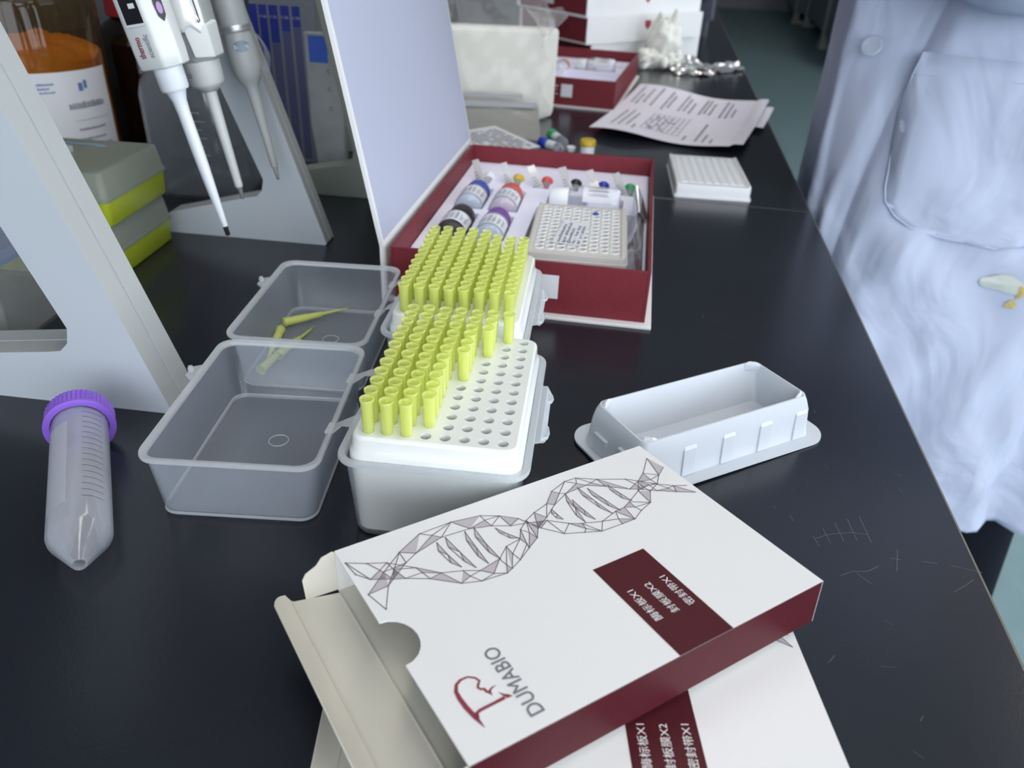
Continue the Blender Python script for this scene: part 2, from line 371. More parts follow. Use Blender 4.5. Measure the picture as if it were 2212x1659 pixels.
# ------------------------------------------------------------ tip boxes
def tip_box(label, loc, yaw, lidpos, lidyaw, hinge_pts):
    t = thing('pipette_tip_box', label, 'tip box', loc, (0, 0, yaw))
    # base
    cx, cy = -.9, 49.8
    def ring(w, l, r, z): return rr(w, l, r, z, cx, cy, 6)
    mb = MB()
    outer = [ring(78, 110, 8, .3), ring(80, 112, 9, 2.5), ring(85, 116.5, 9, 44.5), ring(91, 120, 10, 44.8), ring(91.6, 120.6, 10, 46), ring(91, 120, 10, 47.2)]
    inner = [ring(85.2, 116.4, 9, 47.2), ring(83.6, 115, 8.5, 44), ring(79, 110.8, 8, 2.8), ring(74, 106, 7, 1.2)]
    mb.loft(outer[:3]+[ring(83.6, 115, 8.5, 44.5)]+inner[2:]); obj('base', mb, M['base'], t, auto=50)
    mb = MB(); mb.loft([ring(85, 116.5, 9, 44.2), ring(91, 120, 10, 44.4), ring(91.8, 120.8, 10, 45.8), ring(91, 120, 10, 47.3), ring(85.6, 116.8, 9, 47.3), ring(84.4, 115.6, 8.6, 46.4), ring(83.8, 115, 8.5, 44.2)], cap=(False, False))
    obj('rim', mb, M['milkyrim'], t, auto=50)
    # white insert with 96 holes
    mb = MB(); W_, L_ = 78.5, 111.5
    holes = [circ(-31.5+9*i, 9*j, 2.65, 14) for i in range(8) for j in range(12)]
    top = [(x, y) for x, y, z in rr(W_-3, L_-3, 5, 59, 0, 49.5, 5)]
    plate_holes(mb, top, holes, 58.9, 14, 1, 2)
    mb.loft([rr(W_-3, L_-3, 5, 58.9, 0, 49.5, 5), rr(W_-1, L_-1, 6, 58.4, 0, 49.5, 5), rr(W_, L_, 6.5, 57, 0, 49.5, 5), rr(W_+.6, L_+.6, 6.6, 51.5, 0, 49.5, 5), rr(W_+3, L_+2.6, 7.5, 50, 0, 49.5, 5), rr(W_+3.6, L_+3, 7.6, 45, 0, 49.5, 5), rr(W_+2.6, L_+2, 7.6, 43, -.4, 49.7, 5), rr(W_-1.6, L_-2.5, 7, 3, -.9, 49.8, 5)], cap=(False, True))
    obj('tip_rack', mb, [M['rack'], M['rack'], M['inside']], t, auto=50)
    # lid, lying open on its back
    lidpos = (lidpos[0], lidpos[1], .35)
    lt = Matrix.Translation(Vector(lidpos)) @ Matrix.Rotation(lidyaw, 4, 'Z')
    mb = MB(); mb.T = lt
    lo = [rr(76, 111, 7, 0), rr(78, 113, 8, 1.5), rr(84, 119, 9, 35.5)]; li = [rr(82.4, 117.4, 8.4, 35.5), rr(76.4, 111.4, 7.4, 2.6), rr(74, 109, 7, 1.4)]
    mb.loft(lo+li); lid = obj('lid', mb, M['milky'], t, auto=50)
    mb = MB(); mb.T = lt
    mb.loft([rr(84, 119, 9, 35.4), rr(88.6, 123.6, 10, 35.8), rr(89, 124, 10, 37), rr(88.4, 123.4, 10, 38), rr(84.2, 119.2, 9, 38), rr(82.6, 117.6, 8.6, 37), rr(82.2, 117.2, 8.5, 35.4)], cap=(False, False))
    obj('lid_rim', mb, M['milkyrim'], lid, auto=50)
    mb = MB(); mb.T = lt     # bottom edge bead and moulding ring
    mb.loft([rr(77.4, 112.4, 8, .2), rr(79, 114, 8.4, 1.2), rr(78.4, 113.4, 8, 2.6), rr(77, 112, 7.6, 2.2)], cap=(False, False))
    mb.tube([(1.5+5.5*math.cos(2*PI*i/28), 9.5+5.5*math.sin(2*PI*i/28), 1.9) for i in range(29)], .3, 6)
    obj('lid_bead', mb, M['milkyrim'], lid, auto=50)
    mb = MB(); mb.T = lt     # snap catch on the far left side of the lid
    mb.loft([[( -44, 12, 36), (-44, 30, 36), (-49.5, 27, 36.5), (-49.5, 17, 36.5)], [(-44, 12, 37.6), (-44, 30, 37.6), (-49.5, 27, 37.6), (-49.5, 17, 37.6)]])
    mb.T = lt @ Matrix.Translation((-48, 22, 39)); mb.lathe([(1.3, -2), (1.8, 0), (1.3, 1.8)], 10)
    obj('lid_catch', mb, M['milkyrim'], lid, auto=50)
    # hinges between lid rim and base rim
    for hy in hinge_pts:
        a = Vector((cx-45.6, hy, 46)); inv = lt
        b = (inv @ Vector((44, hy-lidpos[1], 37)))
        mb = MB(); mid = (a+b)/2; mid.z += 1.5
        rs = []
        for q, (p, w_) in enumerate(((b+Vector((-3, 0, .8)), 9), (b, 10), (mid, 4.5), (a, 10), (a+Vector((3, 0, 1)), 9))):
            rs.append([(p.x, p.y-w_/2, p.z-.5), (p.x, p.y+w_/2, p.z-.5), (p.x, p.y+w_/2, p.z+.5), (p.x, p.y-w_/2, p.z+.5)])
        mb.loft(rs); obj('hinge', mb, M['milkyrim'], t)
    # latch flap on the right long side
    mb = MB(); X = cx+46
    mb.loft([[(X-1, 22, 46), (X-1, 76, 46), (X-1, 76, 44.6), (X-1, 22, 44.6)], [(X+2.5, 23, 46.6), (X+2.5, 75, 46.6), (X+2.5, 75, 45), (X+2.5, 23, 45)], [(X+5, 26, 44), (X+5, 72, 44), (X+4, 72, 43), (X+4, 26, 43)]])
    for y0, y1 in ((26, 40), (60, 71)):
        mb.tube([(X+2.5, y0, 45), (X+5, y0+2.5, 44.4), (X+5.6, (y0+y1)/2, 44.2), (X+5, y1-2.5, 44.4), (X+2.5, y1, 45)], 1.1, 8)
    obj('latch', mb, M['milkyrim'], t, auto=50)
    return t
def world_of(loc, yaw): return Matrix.Translation(Vector(loc)*MM) @ Matrix.Rotation(yaw, 4, 'Z')
rg = random.Random(11)
def fill(loc, yaw, rows, where):
    Wm = world_of(loc, yaw)
    for row in range(12):           # row 0 = nearest
        for c in rows[row]:
            jx, jy = rg.uniform(-1, 1)*R(1.1), rg.uniform(-1, 1)*R(1.1)
            mt = Wm @ Matrix.Translation(Vector((-31.5+9*c, 9*row, 59.2+rg.uniform(-.3, .3)))*MM) @ Matrix.Rotation(jx, 4, 'X') @ Matrix.Rotation(jy, 4, 'Y')
            place_tip(mt, 'yellow pipette tip in the %s box, %s row from the front, %s from the left' % (where, ORD[row], ORD[c]), 'pipette tips in the %s box' % where)
P1, Y1 = (-34.2, 300.2, 0), R(-4.9)
P2, Y2 = (-35.5, 428.6, 0), R(-4.9)
def inv_rel(P, yaw, w):
    d = Vector((w[0]-P[0], w[1]-P[1], 0)); d.rotate(Matrix.Rotation(-yaw, 3, 'Z')); return (d.x, d.y, w[2])
tb1 = tip_box('nearer open pipette tip box, white rack partly emptied, clear lid flipped to its left', P1, Y1, (-104.5, 51.5, 0), R(4.0), (25, 75))
tb2 = tip_box('farther open pipette tip box packed with yellow tips, lid holding loose tips', P2, Y2, inv_rel(P2, Y2, (-132, 485.5, 0)), R(2.5), (32, 78))
rows1 = [range(3)]+[range(4)]*5+[range(5)]*3+[range(6)]*2+[range(7)]
fill(P1, Y1, rows1, 'nearer')
fill(P2, Y2, [range(8)]*11+[range(5)], 'farther')
def loose(head, tipp, label):
    h = Vector(head); q = Vector(tipp); z = (h-q).normalized(); x = z.orthogonal().normalized(); y = z.cross(x)
    o = (h-z*17.3)*MM
    mt = Matrix(((x.x, y.x, z.x, o.x), (x.y, y.y, z.y, o.y), (x.z, y.z, z.z, o.z), (0, 0, 0, 1)))
    place_tip(mt, label, 'loose tips in the open lid')
loose((-167, 510, 6), (-126, 537, 6.5), 'loose yellow tip lying across the middle of the farther lid, pointing right')
loose((-166.5, 500, 5.5), (-164, 452, 3.5), 'loose yellow tip at the left wall of the farther lid, open end up')
loose((-158, 462, 5.5), (-146, 508, 3.5), 'loose yellow tip in the farther lid pointing away, second from its left wall')
loose((-164, 443, 4.8), (-155, 489, 3.5), 'loose yellow tip in the farther lid with its open end nearest the camera')
# ------------------------------------------------------------ centrifuge tube lying in front of the stand
a = Vector((-241, 366, 17)); b = Vector((-189, 256.5, 10.5))       # cap end, conical end
ax = (b-a).normalized(); xx = Vector((0, 0, 1)).cross(ax).normalized(); zz = ax.cross(xx)
t = thing('centrifuge_tube', 'clear conical centrifuge tube with ribbed purple cap lying at the left', 'tube', (0, 0, 0))
t.matrix_world = Matrix(((xx.x, zz.x, ax.x, a.x*MM), (xx.y, zz.y, ax.y, a.y*MM), (xx.z, zz.z, ax.z, a.z*MM), (0, 0, 0, 1)))
LT = 121
mb = MB(); mb.lathe([(13.9, 4), (13.9, 14), (14.2, 15), (14.2, 102), (13.6, 104), (4.2, LT-1.5), (3.2, LT), (2.4, LT-1.6), (12.6, 103.5), (13.2, 101), (13.2, 4)], 48, cap=(True, True))
obj('tube_body', mb, M['tube'], t, auto=50)
mb = MB(); mb.lathe([(14.5, 0), (16.2, .6), (16.9, 2), (16.9, 11), (17.9, 11.6), (18.0, 13.6), (16.9, 14), (14.6, 14), (14.5, 3), (3, 2.6)], 96, rib=(2, .7, 1.5, 11.2))
obj('screw_cap', mb, M['purple'], t, auto=35)
def cylpatch(mb, r, a0, a1, z0, z1, n=12):
    vs = []
    for i in range(n+1):
        aa = a0+(a1-a0)*i/n
        vs += [(r*math.cos(aa), r*math.sin(aa), z0), (r*math.cos(aa), r*math.sin(aa), z1)]
    return mb.add(vs, [(2*i, 2*i+2, 2*i+3, 2*i+1) for i in range(n)])
# up direction in local frame is y (zz) or -y
upl = t.matrix_world.to_3x3().inverted() @ Vector((0, 0, 1)); ua = math.atan2(upl.y, upl.x)
rt = t.matrix_world.to_3x3().inverted() @ Vector((1, 0, 0)); sgn = 1 if math.sin(math.atan2(rt.y, rt.x)-ua) > 0 else -1
mb = MB(); cylpatch(mb, 14.35, ua-sgn*R(62), ua-sgn*R(12), 26, 92)
obj('write_on_label', mb, thin('milky_label', (.80, .82, .90, 1), .45, .4, .03, .5, .1), t, smooth=True)
mb = MB()
for k in range(17):
    z = 14+k*4.7; cylpatch(mb, 14.3, ua+sgn*R(16), ua+sgn*R(58), z, z+.28, 10)
obj('graduation_marks', mb, M['inkblack'], t)

# ------------------------------------------------------------ reagent trough
t = thing('reagent_trough', 'white plastic reagent trough on a flange, right of the tip boxes', 'trough', (0, 0, 0))
mb = MB()
# corners measured on the bench: long axis rises to the right
tx, ty = Vector((math.cos(R(29.5)), math.sin(R(29.5)), 0)), None
ty = Vector((-tx.y, tx.x, 0))
cen = Vector((115.5, 395.5, 0))
T = Matrix(((tx.x, ty.x, 0, cen.x), (tx.y, ty.y, 0, cen.y), (0, 0, 1, 0), (0, 0, 0, 1)))
t.matrix_world = Matrix.Translation(cen*MM) @ Matrix.Rotation(R(29.5), 4, 'Z')
n = 8
L_, W_ = 114, 46
def sec(l, w, r, z, cx=0): return rr(l, w, r, z, cx, 0, n)
# wavy foot flange
fl = []
for z, e in ((.4, 0), (1.8, 0), (1.8, -2)):
    fl.append([(x, y, zz_+1.0*math.sin(x/14)) for x, y, zz_ in sec(L_+30, W_+30, 14, z+1)])
mb = MB()
o1 = [[(x, y, z+.9+.8*math.sin(x/13)) for x, y, z in [(a_, b_+2, c_) for a_, b_, c_ in sec(146, 73, 15, z)]] for z in (.2, 1.5)]
outer = [sec(129, 53, 3, 1.8, -3), sec(127.5, 52, 3.5, 6, -3), sec(125, 50, 3.6, 20, -3), sec(122.5, 48, 4.5, 26, -3.5), sec(120, 46, 5, 29.5, -3.5)]
inner = [sec(118.2, 44.2, 4.4, 29.6, -3.5), sec(116, 42, 4, 25, -3.5), sec(112, 27, 4, 6, -3), sec(106, 9, 4, 3.2, -3)]
mb.loft(o1+outer+inner, cap=(False, True))
mb.T = Matrix.Identity(4)
body = obj('trough_body', mb, M['ps'], t, auto=30)
# stepped ribs on the long faces, corner tabs and pouring notch rims
mb = MB()
for s in (-1, 1):
    for k, x0 in enumerate((-37, -9, 19, 47)):
        w = 9
        mb.loft([[(x0, s*26, 2), (x0+w, s*26, 2), (x0+w, s*27.4, 2), (x0, s*27.4, 2)], [(x0, s*24.6, 19), (x0+w, s*24.6, 19), (x0+w, s*26, 19), (x0, s*26, 19)], [(x0+1, s*23.8, 21), (x0+w, s*23.8, 21), (x0+w, s*24.8, 21), (x0+1, s*24.8, 21)]])
        obj('side_rib', mb, M['ps'], t, bevel=.6); mb = MB()
mb = MB()
for sx in (-1, 1):
    for sy in (-1, 1):
        mb.T = Matrix.Translation((-3.5+sx*4, sy*1.5, -3.2))
        mb.loft([[(sx*46, sy*20, 28), (sx*57.4, sy*14, 28), (sx*57, sy*20.5, 28), (sx*50, sy*23, 28)], [(sx*46, sy*20.4, 32.5), (sx*55.4, sy*14, 32.5), (sx*54.5, sy*18.5, 32.5), (sx*49, sy*21.2, 32.5)], [(sx*48.5, sy*20, 34.3), (sx*54, sy*15.8, 34.3), (sx*53, sy*17.8, 34.3), (sx*50.5, sy*19.8, 34.3)]]); obj('corner_lug', mb, M['ps'], t, bevel=.8); mb = MB()
mb = MB()
for s in (-1, 1):
    for y0, y1, h_ in ((-17, -6, 20), (5, 17, 16)): obj('end_rib', MB().box(s*63.2-3-1.6, s*63.2-3+1.2, y0, y1, 2, h_-2), M['ps'], t, bevel=.6)

# ------------------------------------------------------------ cartons
DNA_A = [[(2, 30), (12, 21), (22, 13.5), (35.5, 7.5), (49, 6.9), (62, 9.9), (70, 14), (76, 19.3), (82, 30), (88, 37.2), (95.2, 41.8), (102, 44.8), (113, 45.3), (121, 44.5), (127, 42), (133, 38.7), (139.7, 32), (146, 29.4), (152, 24), (157.5, 20)],
         [(4.2, 40.9), (11, 30), (22.8, 21.5), (28.4, 17.7), (42.5, 13.8), (55, 15.2), (63, 18), (71, 22), (78, 24.6), (85.4, 27.3), (92.9, 32.7), (99, 35.6), (107, 39.1), (117, 37), (122, 35.5), (126.4, 33.7), (134, 29), (139.5, 24), (145.8, 19.4), (156.5, 10.4)]]
DNA_B = [[(.9, 9.2), (8, 13.5), (14.9, 17.4), (24, 25.4), (31, 33.5), (39, 36.1), (45.3, 39.3), (54.8, 37.8), (62, 33), (68.9, 30.8), (73, 26), (77.9, 22), (85, 19), (92.6, 16.6), (100, 10), (109, 6.6), (115.2, 7.6), (124.2, 12.8), (135.1, 19.6), (139.6, 23.4), (146, 29), (152, 35), (158.0, 37.7)],
         [(2.8, 17.8), (7, 23), (14, 27), (18, 29.5), (25.6, 34.7), (35.9, 42.8), (43.3, 45.8), (53.5, 46.6), (58, 45), (63.5, 42.3), (70, 38), (75.4, 33.9), (80, 29), (87, 25), (96, 19), (104.5, 14.2), (115.6, 14), (124.2, 18.9), (133.1, 27), (137, 29.5), (143, 33.5), (149, 39), (157.4, 43.9)]]
RUNGS = [((41.8, 15.2), (43.9, 37.4)), ((37.1, 16.5), (39.3, 34.2)), ((55.2, 15.2), (54.8, 37.8)), ((50.8, 15.7), (49.8, 37.6)), ((63.5, 20.6), (68.4, 31.1)),
         ((91.7, 21.2), (91.7, 29.3)), ((103.3, 14.8), (99, 35.6)), ((103.1, 20.4), (103.9, 36.3)), ((110.8, 13.7), (113.1, 36.7)), ((114.8, 16.6), (117.4, 37)), ((124.5, 19.1), (126.4, 33.7))]
def dna(parent):
    ln, fl = MB(), MB(); rg = random.Random(5); z = .10
    def seg(p, q, w=.37): ln.strip([(p[0], -p[1]), (q[0], -q[1])], w, z+.04)
    def dot(p): ln.add([(p[0]+.42*math.cos(PI*k/3), -p[1]+.42*math.sin(PI*k/3), z+.05) for k in range(6)], [tuple(range(6))])
    def tri(p, q, r): fl.add([(a_[0], -a_[1], z) for a_ in (p, q, r)], [(0, 1, 2)])
    for A_, B_ in (DNA_A, DNA_B):
        n_ = len(A_)
        A2 = [(a_[0]+rg.uniform(-.9, .9), a_[1]+rg.uniform(-.6, .6)) for a_ in A_]; B2 = [(a_[0]+rg.uniform(-.9, .9), a_[1]+rg.uniform(-.6, .6)) for a_ in B_]
        for i in range(n_-1):
            seg(A2[i], A2[i+1]); seg(B2[i], B2[i+1])
            mid = ((A2[i][0]+B2[i+1][0])/2+rg.uniform(-1, 1), (A2[i][1]+B2[i+1][1])/2+rg.uniform(-1, 1))
            q = rg.random()
            if q < .45: seg(A2[i], B2[i+1]); seg(A2[i], B2[i]); tri(A2[i], B2[i], B2[i+1]) if rg.random() < .45 else (tri(A2[i], A2[i+1], B2[i+1]) if rg.random() < .6 else None)
            else:
                seg(A2[i], mid); seg(B2[i], mid); seg(mid, A2[i+1]); seg(mid, B2[i+1]); dot(mid)
                c_ = rg.choice([(A2[i], mid, A2[i+1]), (B2[i], mid, B2[i+1]), (A2[i], B2[i], mid)]); tri(*c_)
            dot(A2[i]); dot(B2[i])
    for a_, b_ in RUNGS:
        d = Vector((b_[0]-a_[0], b_[1]-a_[1])); nn = Vector((-d.y, d.x)).normalized()
        P = []
        for k in range(5):
            c_ = Vector(a_)+d*(k/4); s_ = (.9 if k % 2 else -.9)*rg.uniform(.7, 1.4)
            P.append((c_.x+nn.x*s_, c_.y+nn.y*s_))
        for k in range(4): seg(P[k], P[k+1])
        for k in range(3):
            seg(P[k], P[k+2])
            if k % 2 == 0 or rg.random() < .5: tri(P[k], P[k+1], P[k+2])
        dot(P[0]); dot(P[-1])
    l_ = obj('helix_print', ln, M['ink'], parent); obj('helix_fill', fl, M['inkfill'], l_)
LOGO = [([(10.9, 103.6), (10.6, 101.4), (10.2, 98.6), (9.5, 94), (9.3, 90), (9.6, 86.8), (11, 84.4), (13.2, 83.3), (15.8, 83.4), (17.8, 85), (18.5, 86.8), (17.5, 87.8), (16.6, 89), (17.2, 90.1), (18.2, 90.5), (18.3, 91.9), (19.2, 92.5)], [.1, .7, 1.3, 1.4, 1.3, 1.1, .9, .75, .6, .6, .65, .65, .7, .7, .75, .8, .9]),
        ([(19.3, 94.2), (19.0, 92.9), (19.7, 91.9), (21, 91.3), (22.5, 91.3)], [.1, .8, .6, .4, .05]),
        ([(10.7, 99.6), (11.4, 97.6), (13, 97.2), (18, 97.1), (22.3, 97)], [.9, 1, .95, .9, 1.0]),
        ([(21.6, 94.1), (22.6, 96.0), (23.3, 96.9), (24.9, 97.7)], [.1, .7, 1.3, .1])]
def carton(name, label, mtx, L=160, W_=113, T_=21.2, open_end=True, over=0):
    t = thing(name, label, 'carton'); t.matrix_world = mtx
    # top panel with thumb notch: local x 0..L, y 0..-W, z 0
    notch = [(0, -45.6)]+[(9.8*math.sin(PI*k/10), -(57-11.4*math.cos(PI*k/10))) for k in range(1, 10)]+[(0, -68.3)]
    ol = [(0, 0)]+notch+[(0, -W_), (L, -W_), (L, 0)]
    mb = MB(); bm = bmesh.new()
    vs = [bm.verts.new((x, y, 0)) for x, y in ol]; ed = [bm.edges.new((vs[i], vs[(i+1) % len(vs)])) for i in range(len(vs))]
    bmesh.ops.triangle_fill(bm, use_beauty=True, edges=ed); bm.verts.index_update()
    V1 = [tuple(v.co) for v in bm.verts]; F1 = [tuple(v.index for v in f.verts) for f in bm.faces]; bm.free()
    mb.k = 0; mb.add(V1, F1); mb.k = 2; mb.add([(x, y, z-.5) for x, y, z in V1], F1)
    mb.k = 0; mb.add([(x, y, 0) for x, y in ol]+[(x, y, -.5) for x, y in ol], [(i, (i+1) % len(ol), len(ol)+(i+1) % len(ol), len(ol)+i) for i in range(len(ol))])
    mb.k = 1; mb.box(0, L, -W_, -W_+.5, -T_, -.02); mb.k = 0; mb.box(0, L, -.5, 0, -T_, -.02); mb.box(L-.5, L, -W_, 0, -T_, -.02)
    mb.k = 2; mb.box(0, L-.5, -W_+.5, -.5, -T_, -T_+.5)
    body = obj('carton_body', mb, [M['card'], M['red'], M['cardin']], t)
    # printed sticker stripe
    mb = MB(); mb.add([(84.5, -61.9, .08), (110.5, -61.9, .08), (110.5, -W_, .08), (84.5, -W_, .08)], [(0, 1, 2, 3)])
    st = obj('red_panel', mb, M['red'], t)
    for s, u in (('酶标板X1', 91.3), ('封板膜X2', 99.5), ('密封带X1', 107.5)):
        text(s, 4.1, M['card'], st, frame((u, -96.2, .14), (0, 1, 0), (-1, 0, 0)), width=17.6)
    text('DUMABIO', 8.0, M['inkgrey'], t, frame((31.0, -107.8, .10), (0, 1, 0), (-1, 0, 0)), width=31.5, name='brand_lettering', bold=.5)
    mb = MB()
    for pth, w in LOGO: mb.strip([(u, -v) for u, v in pth], [q*1.3 for q in w], .1)
    obj('emblem', mb, M['inkred'], t)
    dna(t)
    # open end: bottom flap with tuck lip, side dust flap
    mb = MB()
    mb.loft([[(0, -2, -T_+.5), (-18.7, 3, -T_+.2)], [(0, -W_+1, -T_+.5), (-18.7, -W_+4, -T_+.2)], [(0, -W_+1, -T_), (-18.7, -W_+4, -T_-.3)], [(0, -2, -T_), (-18.7, 3, -T_-.3)]], closed=False, cap=(False, False))
    mb.tube([(-.3, -2.5, -T_+.7), (-.3, -W_+1.5, -T_+.7)], .45, 6); mb.tube([(-18.7, 3, -T_+.4), (-18.7, -W_+4, -T_+.4)], .35, 6)
    obj('end_flap', mb, M['cardin'], t)
    mb = MB(); top_, bot_ = [], []
    for k in range(7):
        f = k/6; u = -18.7-8.5*f+.5*f*f; z = -T_+.2+5.5*f*f+.5*f
        ys = 8-5*f*f if k else 3
        top_.append([(u, 8-10*(f**3) if k else 3, z), (u, -W_+4+8*(f**2), z), (u-.35, -W_+4+8*(f**2), z-.3), (u-.35, 8-10*(f**3) if k else 3, z-.3)])
    mb.loft(top_); obj('tuck_lip', mb, M['cardin'], t, auto=60)
    mb = MB(); pts = [(0, -T_+1.2), (-13.4, -T_-.2), (-14, -11), (-12.5, -8), (-8, -5), (-5.5, -1.5), (-1, .2), (0, -.5)]
    mb.T = Matrix.Rotation(R(-9), 4, 'Z')
    mb.loft([[(x, -.6, z) for x, z in pts], [(x, -.1, z) for x, z in pts]]); obj('dust_flap', mb, M['cardin'], t)
    if over:   # hidden front dust flap, folded out too
        mb = MB(); mb.T = Matrix.Translation((0, -W_, 0)) @ Matrix.Rotation(R(12), 4, 'Z')
        mb.loft([[(x, .1, z) for x, z in pts], [(x, .6, z) for x, z in pts]]); obj('dust_flap', mb, M['cardin'], t)
    return t
mu = Matrix.Translation(Vector((-68.9, 239, 43.2))*MM) @ Matrix.Rotation(R(33), 4, 'Z') @ Matrix.Rotation(R(-2.8), 4, 'X') @ Matrix.Rotation(R(.65), 4, 'Y')
carton('plate_carton', 'white and wine-red carton on top of the other, open end toward the left', mu, over=1)
ml = Matrix.Translation(Vector((-41.9, 256.1, 21.2))*MM) @ Matrix.Rotation(R(2.7), 4, 'Z')
carton('plate_carton', 'white carton lying underneath, mostly covered, at the bottom edge', ml)
# ------------------------------------------------------------ test kit boxes
KW, KL, KH = 198.7, 316, 44
def kit(label, loc, yaw, lidtilt=10.8, lidlen=205):
    t = thing('test_kit_box', label, 'box', loc, (0, 0, yaw))
    mb = MB(); mb.box(-6, KW+5, -7, KL+6, 0, 2.4); obj('base_board', mb, M['card'], t, bevel=.5)
    mb = MB()
    for (x0, x1, y0, y1) in ((0, 2.4, 0, KL), (KW-2.4, KW, 0, KL), (2.4, KW-2.4, 0, 2.4), (2.4, KW-2.4, KL-2.4, KL)): mb.box(x0, x1, y0, y1, 2.45, KH)
    obj('wall', mb, M['redsoft'], t, bevel=.35)
    # spine and raised lid hinged on the left long side
    mb = MB(); mb.box(-6, -3.6, -7, KL+6, 2.45, KH+1.5)
    obj('spine', mb, M['card'], t, bevel=.4)
    mb = MB(); mb.T = Matrix.Translation((-4.2, 0, KH+2)) @ Matrix.Rotation(R(-lidtilt), 4, 'Y')
    mb.k = 0; mb.box(-1.6, 1.2, -7, KL+6, 0, lidlen); mb.k = 1; mb.box(1.25, 1.6, -3, KL+2, 4, lidlen-4)
    ld = obj('lid', mb, [M['card'], M['lidin']], t)
    mb = MB(); mb.T = Matrix.Translation((-4.2, 0, KH+2)) @ Matrix.Rotation(R(-lidtilt), 4, 'Y') @ Matrix.Translation((0, 0, lidlen+1)) @ Matrix.Rotation(R(25), 4, 'Y')
    mb.box(-1.4, 1.4, -7, KL+6, 0, 40); obj('front_flap', mb, M['card'], ld)
    # blank white sticker on the front wall and small print beside it
    obj('sticker', MB().box(113, 131, -.35, -.02, 15, 34), M['lab'], t)
    mb = MB(); mb.T = frame((92, -.2, 30), (1, 0, 0), (0, 0, 1))
    scribble(mb, 0, 17, 0, 2.4); scribble(mb, 0, 15, -5, 1.6); scribble(mb, 0, 16, -12, 2)
    obj('small_print', mb, M['lab'], t)
    return t
def tray(t, plate_rec=True):
    holes = [rect(x-8, x+8, 236, 262) for x in TX]
    holes += [rect(x-14, x+14, y0, y0+64) for x, y0 in ((28, 156), (61, 156), (28, 80), (61, 80))]
    holes += [rect(98, 172, 190, 221), rect(91, 193, 22, 178)]
    mb = MB(); plate_holes(mb, rect(2.8, KW-2.8, 2.8, KL-2.8), holes, 26, 15, 0, 0)
    for (x0, x1, y0, y1) in ((2.8, 3.2, 2.8, KL-2.8), (KW-3.2, KW-2.8, 2.8, KL-2.8), (3.2, KW-3.2, 2.8, 3.2), (3.2, KW-3.2, KL-3.2, KL-2.8)): mb.box(x0, x1, y0, y1, 3, 26)
    obj('tray', mb, M['foam'], t)
TX = (26, 57, 87, 117, 145.5, 173)
K1, KA1 = (-98.3, 570.5, 0), R(-7.65)
K2, KA2 = (-55, 1339, 0), R(-12.8)
kit1 = kit('open wine-red test kit box in the middle, lid upright at its left', K1, KA1); tray(kit1)
kit2 = kit('second open wine-red kit box farther back, in front of the stacked boxes', K2, KA2, lidtilt=100, lidlen=190); tray(kit2)
def kmat(K, A, p, rot=None):
    m_ = Matrix.Translation(Vector(K)*MM) @ Matrix.Rotation(A, 4, 'Z') @ Matrix.Translation(Vector(p)*MM)
    return m_ @ rot if rot else m_
def bottle(name, label, m_, capm, bodym, r=13.2, L=62, liquid=None, capr=None, caplen=15, group=None, labelm='lab'):
    """small bottle, axis = local z from base (0) to cap, label facing local +x"""
    t = thing(name, label, 'bottle'); t.matrix_world = m_
    if group: t['group'] = group
    b = L-caplen; capr = capr or r*.86
    mb = MB(); mb.lathe([(r-2, 0), (r, 1.5), (r, b-7), (r-1.5, b-3.5), (capr*.8, b), (capr*.8, b+3)], 32); obj('bottle_body', mb, bodym, t, auto=50)
    if liquid:
        mb = MB(); mb.lathe([(r-2.2, .8), (r-.8, 2), (r-.8, b*.62)], 28); obj('contents', mb, liquid, t, auto=50)
    mb = MB(); mb.lathe([(capr, b), (capr+.4, b+.6), (capr+.2, L-2), (capr-1.4, L)], 48, rib=(2, .35, b+.8, L-2.5)); obj('cap', mb, capm, t, auto=40)
    mb = MB(); cylpatch(mb, r+.15, -R(75), R(75), b*.16, b*.72, 16); la = obj('label', mb, M[labelm], t, smooth=True)
    mb = MB()
    rg = random.Random(len(label))
    for k in range(6):
        a0 = -R(50)+k*R(19); 
        for j in range(3): cylpatch(mb, r+.3, a0+j*R(4.5), a0+j*R(4.5)+R(rg.uniform(1.5, 3)), b*(.22+.02*j), b*rg.uniform(.45, .68), 2)
    obj('label_print', mb, M['inkmid'], la)
    return t
M['liq_b'] = mat('pale_blue_contents', (.40, .46, .54, 1), .4); M['liq_r'] = mat('pale_rose_contents', (.50, .42, .50, 1), .4)
RY = Matrix.Rotation(R(-90), 4, 'X')       # z -> +y
LAY = Matrix.Rotation(R(-90), 4, 'X') @ Matrix.Rotation(R(-90), 4, 'Z')
for nm, lb, cap, body, (x, y), liq in (
    ('reagent_bottle', 'small reagent bottle with a blue cap in the near kit tray', 'bcap', 'tube', (28, 157), M['liq_b']),
    ('reagent_bottle', 'small reagent bottle with a coral red cap in the near kit tray', 'rcap2', 'tube', (61, 157), M['liq_r']),
    ('reagent_bottle', 'dark brown reagent bottle with a black cap in the near kit tray', 'kcap', 'kcap', (28, 81), None),
    ('reagent_bottle', 'small reagent bottle with a violet cap in the near kit tray', 'pcap', 'tube', (61, 81), M['liq_b'])):
    bottle(nm, lb, kmat(K1, KA1, (x, y, 25.5), LAY), M[cap], M[body], liquid=liq, L=56, caplen=14)
LAX = Matrix.Rotation(R(-90), 4, 'Y')
bottle('wash_bottle', 'clear bottle with a white cap lying across the near kit tray', kmat(K1, KA1, (169, 201, 28), LAX), M['white'], M['clear'], r=14.5, L=68, liquid=M['foam'], capr=11.5, caplen=18)
bottle('wash_bottle', 'clear bottle with a white cap lying in the farther kit box', kmat(K2, KA2, (169, 205, 31), LAX), M['white'], M['clear'], r=14.5, L=68, liquid=M['foam'], capr=11.5, caplen=18)
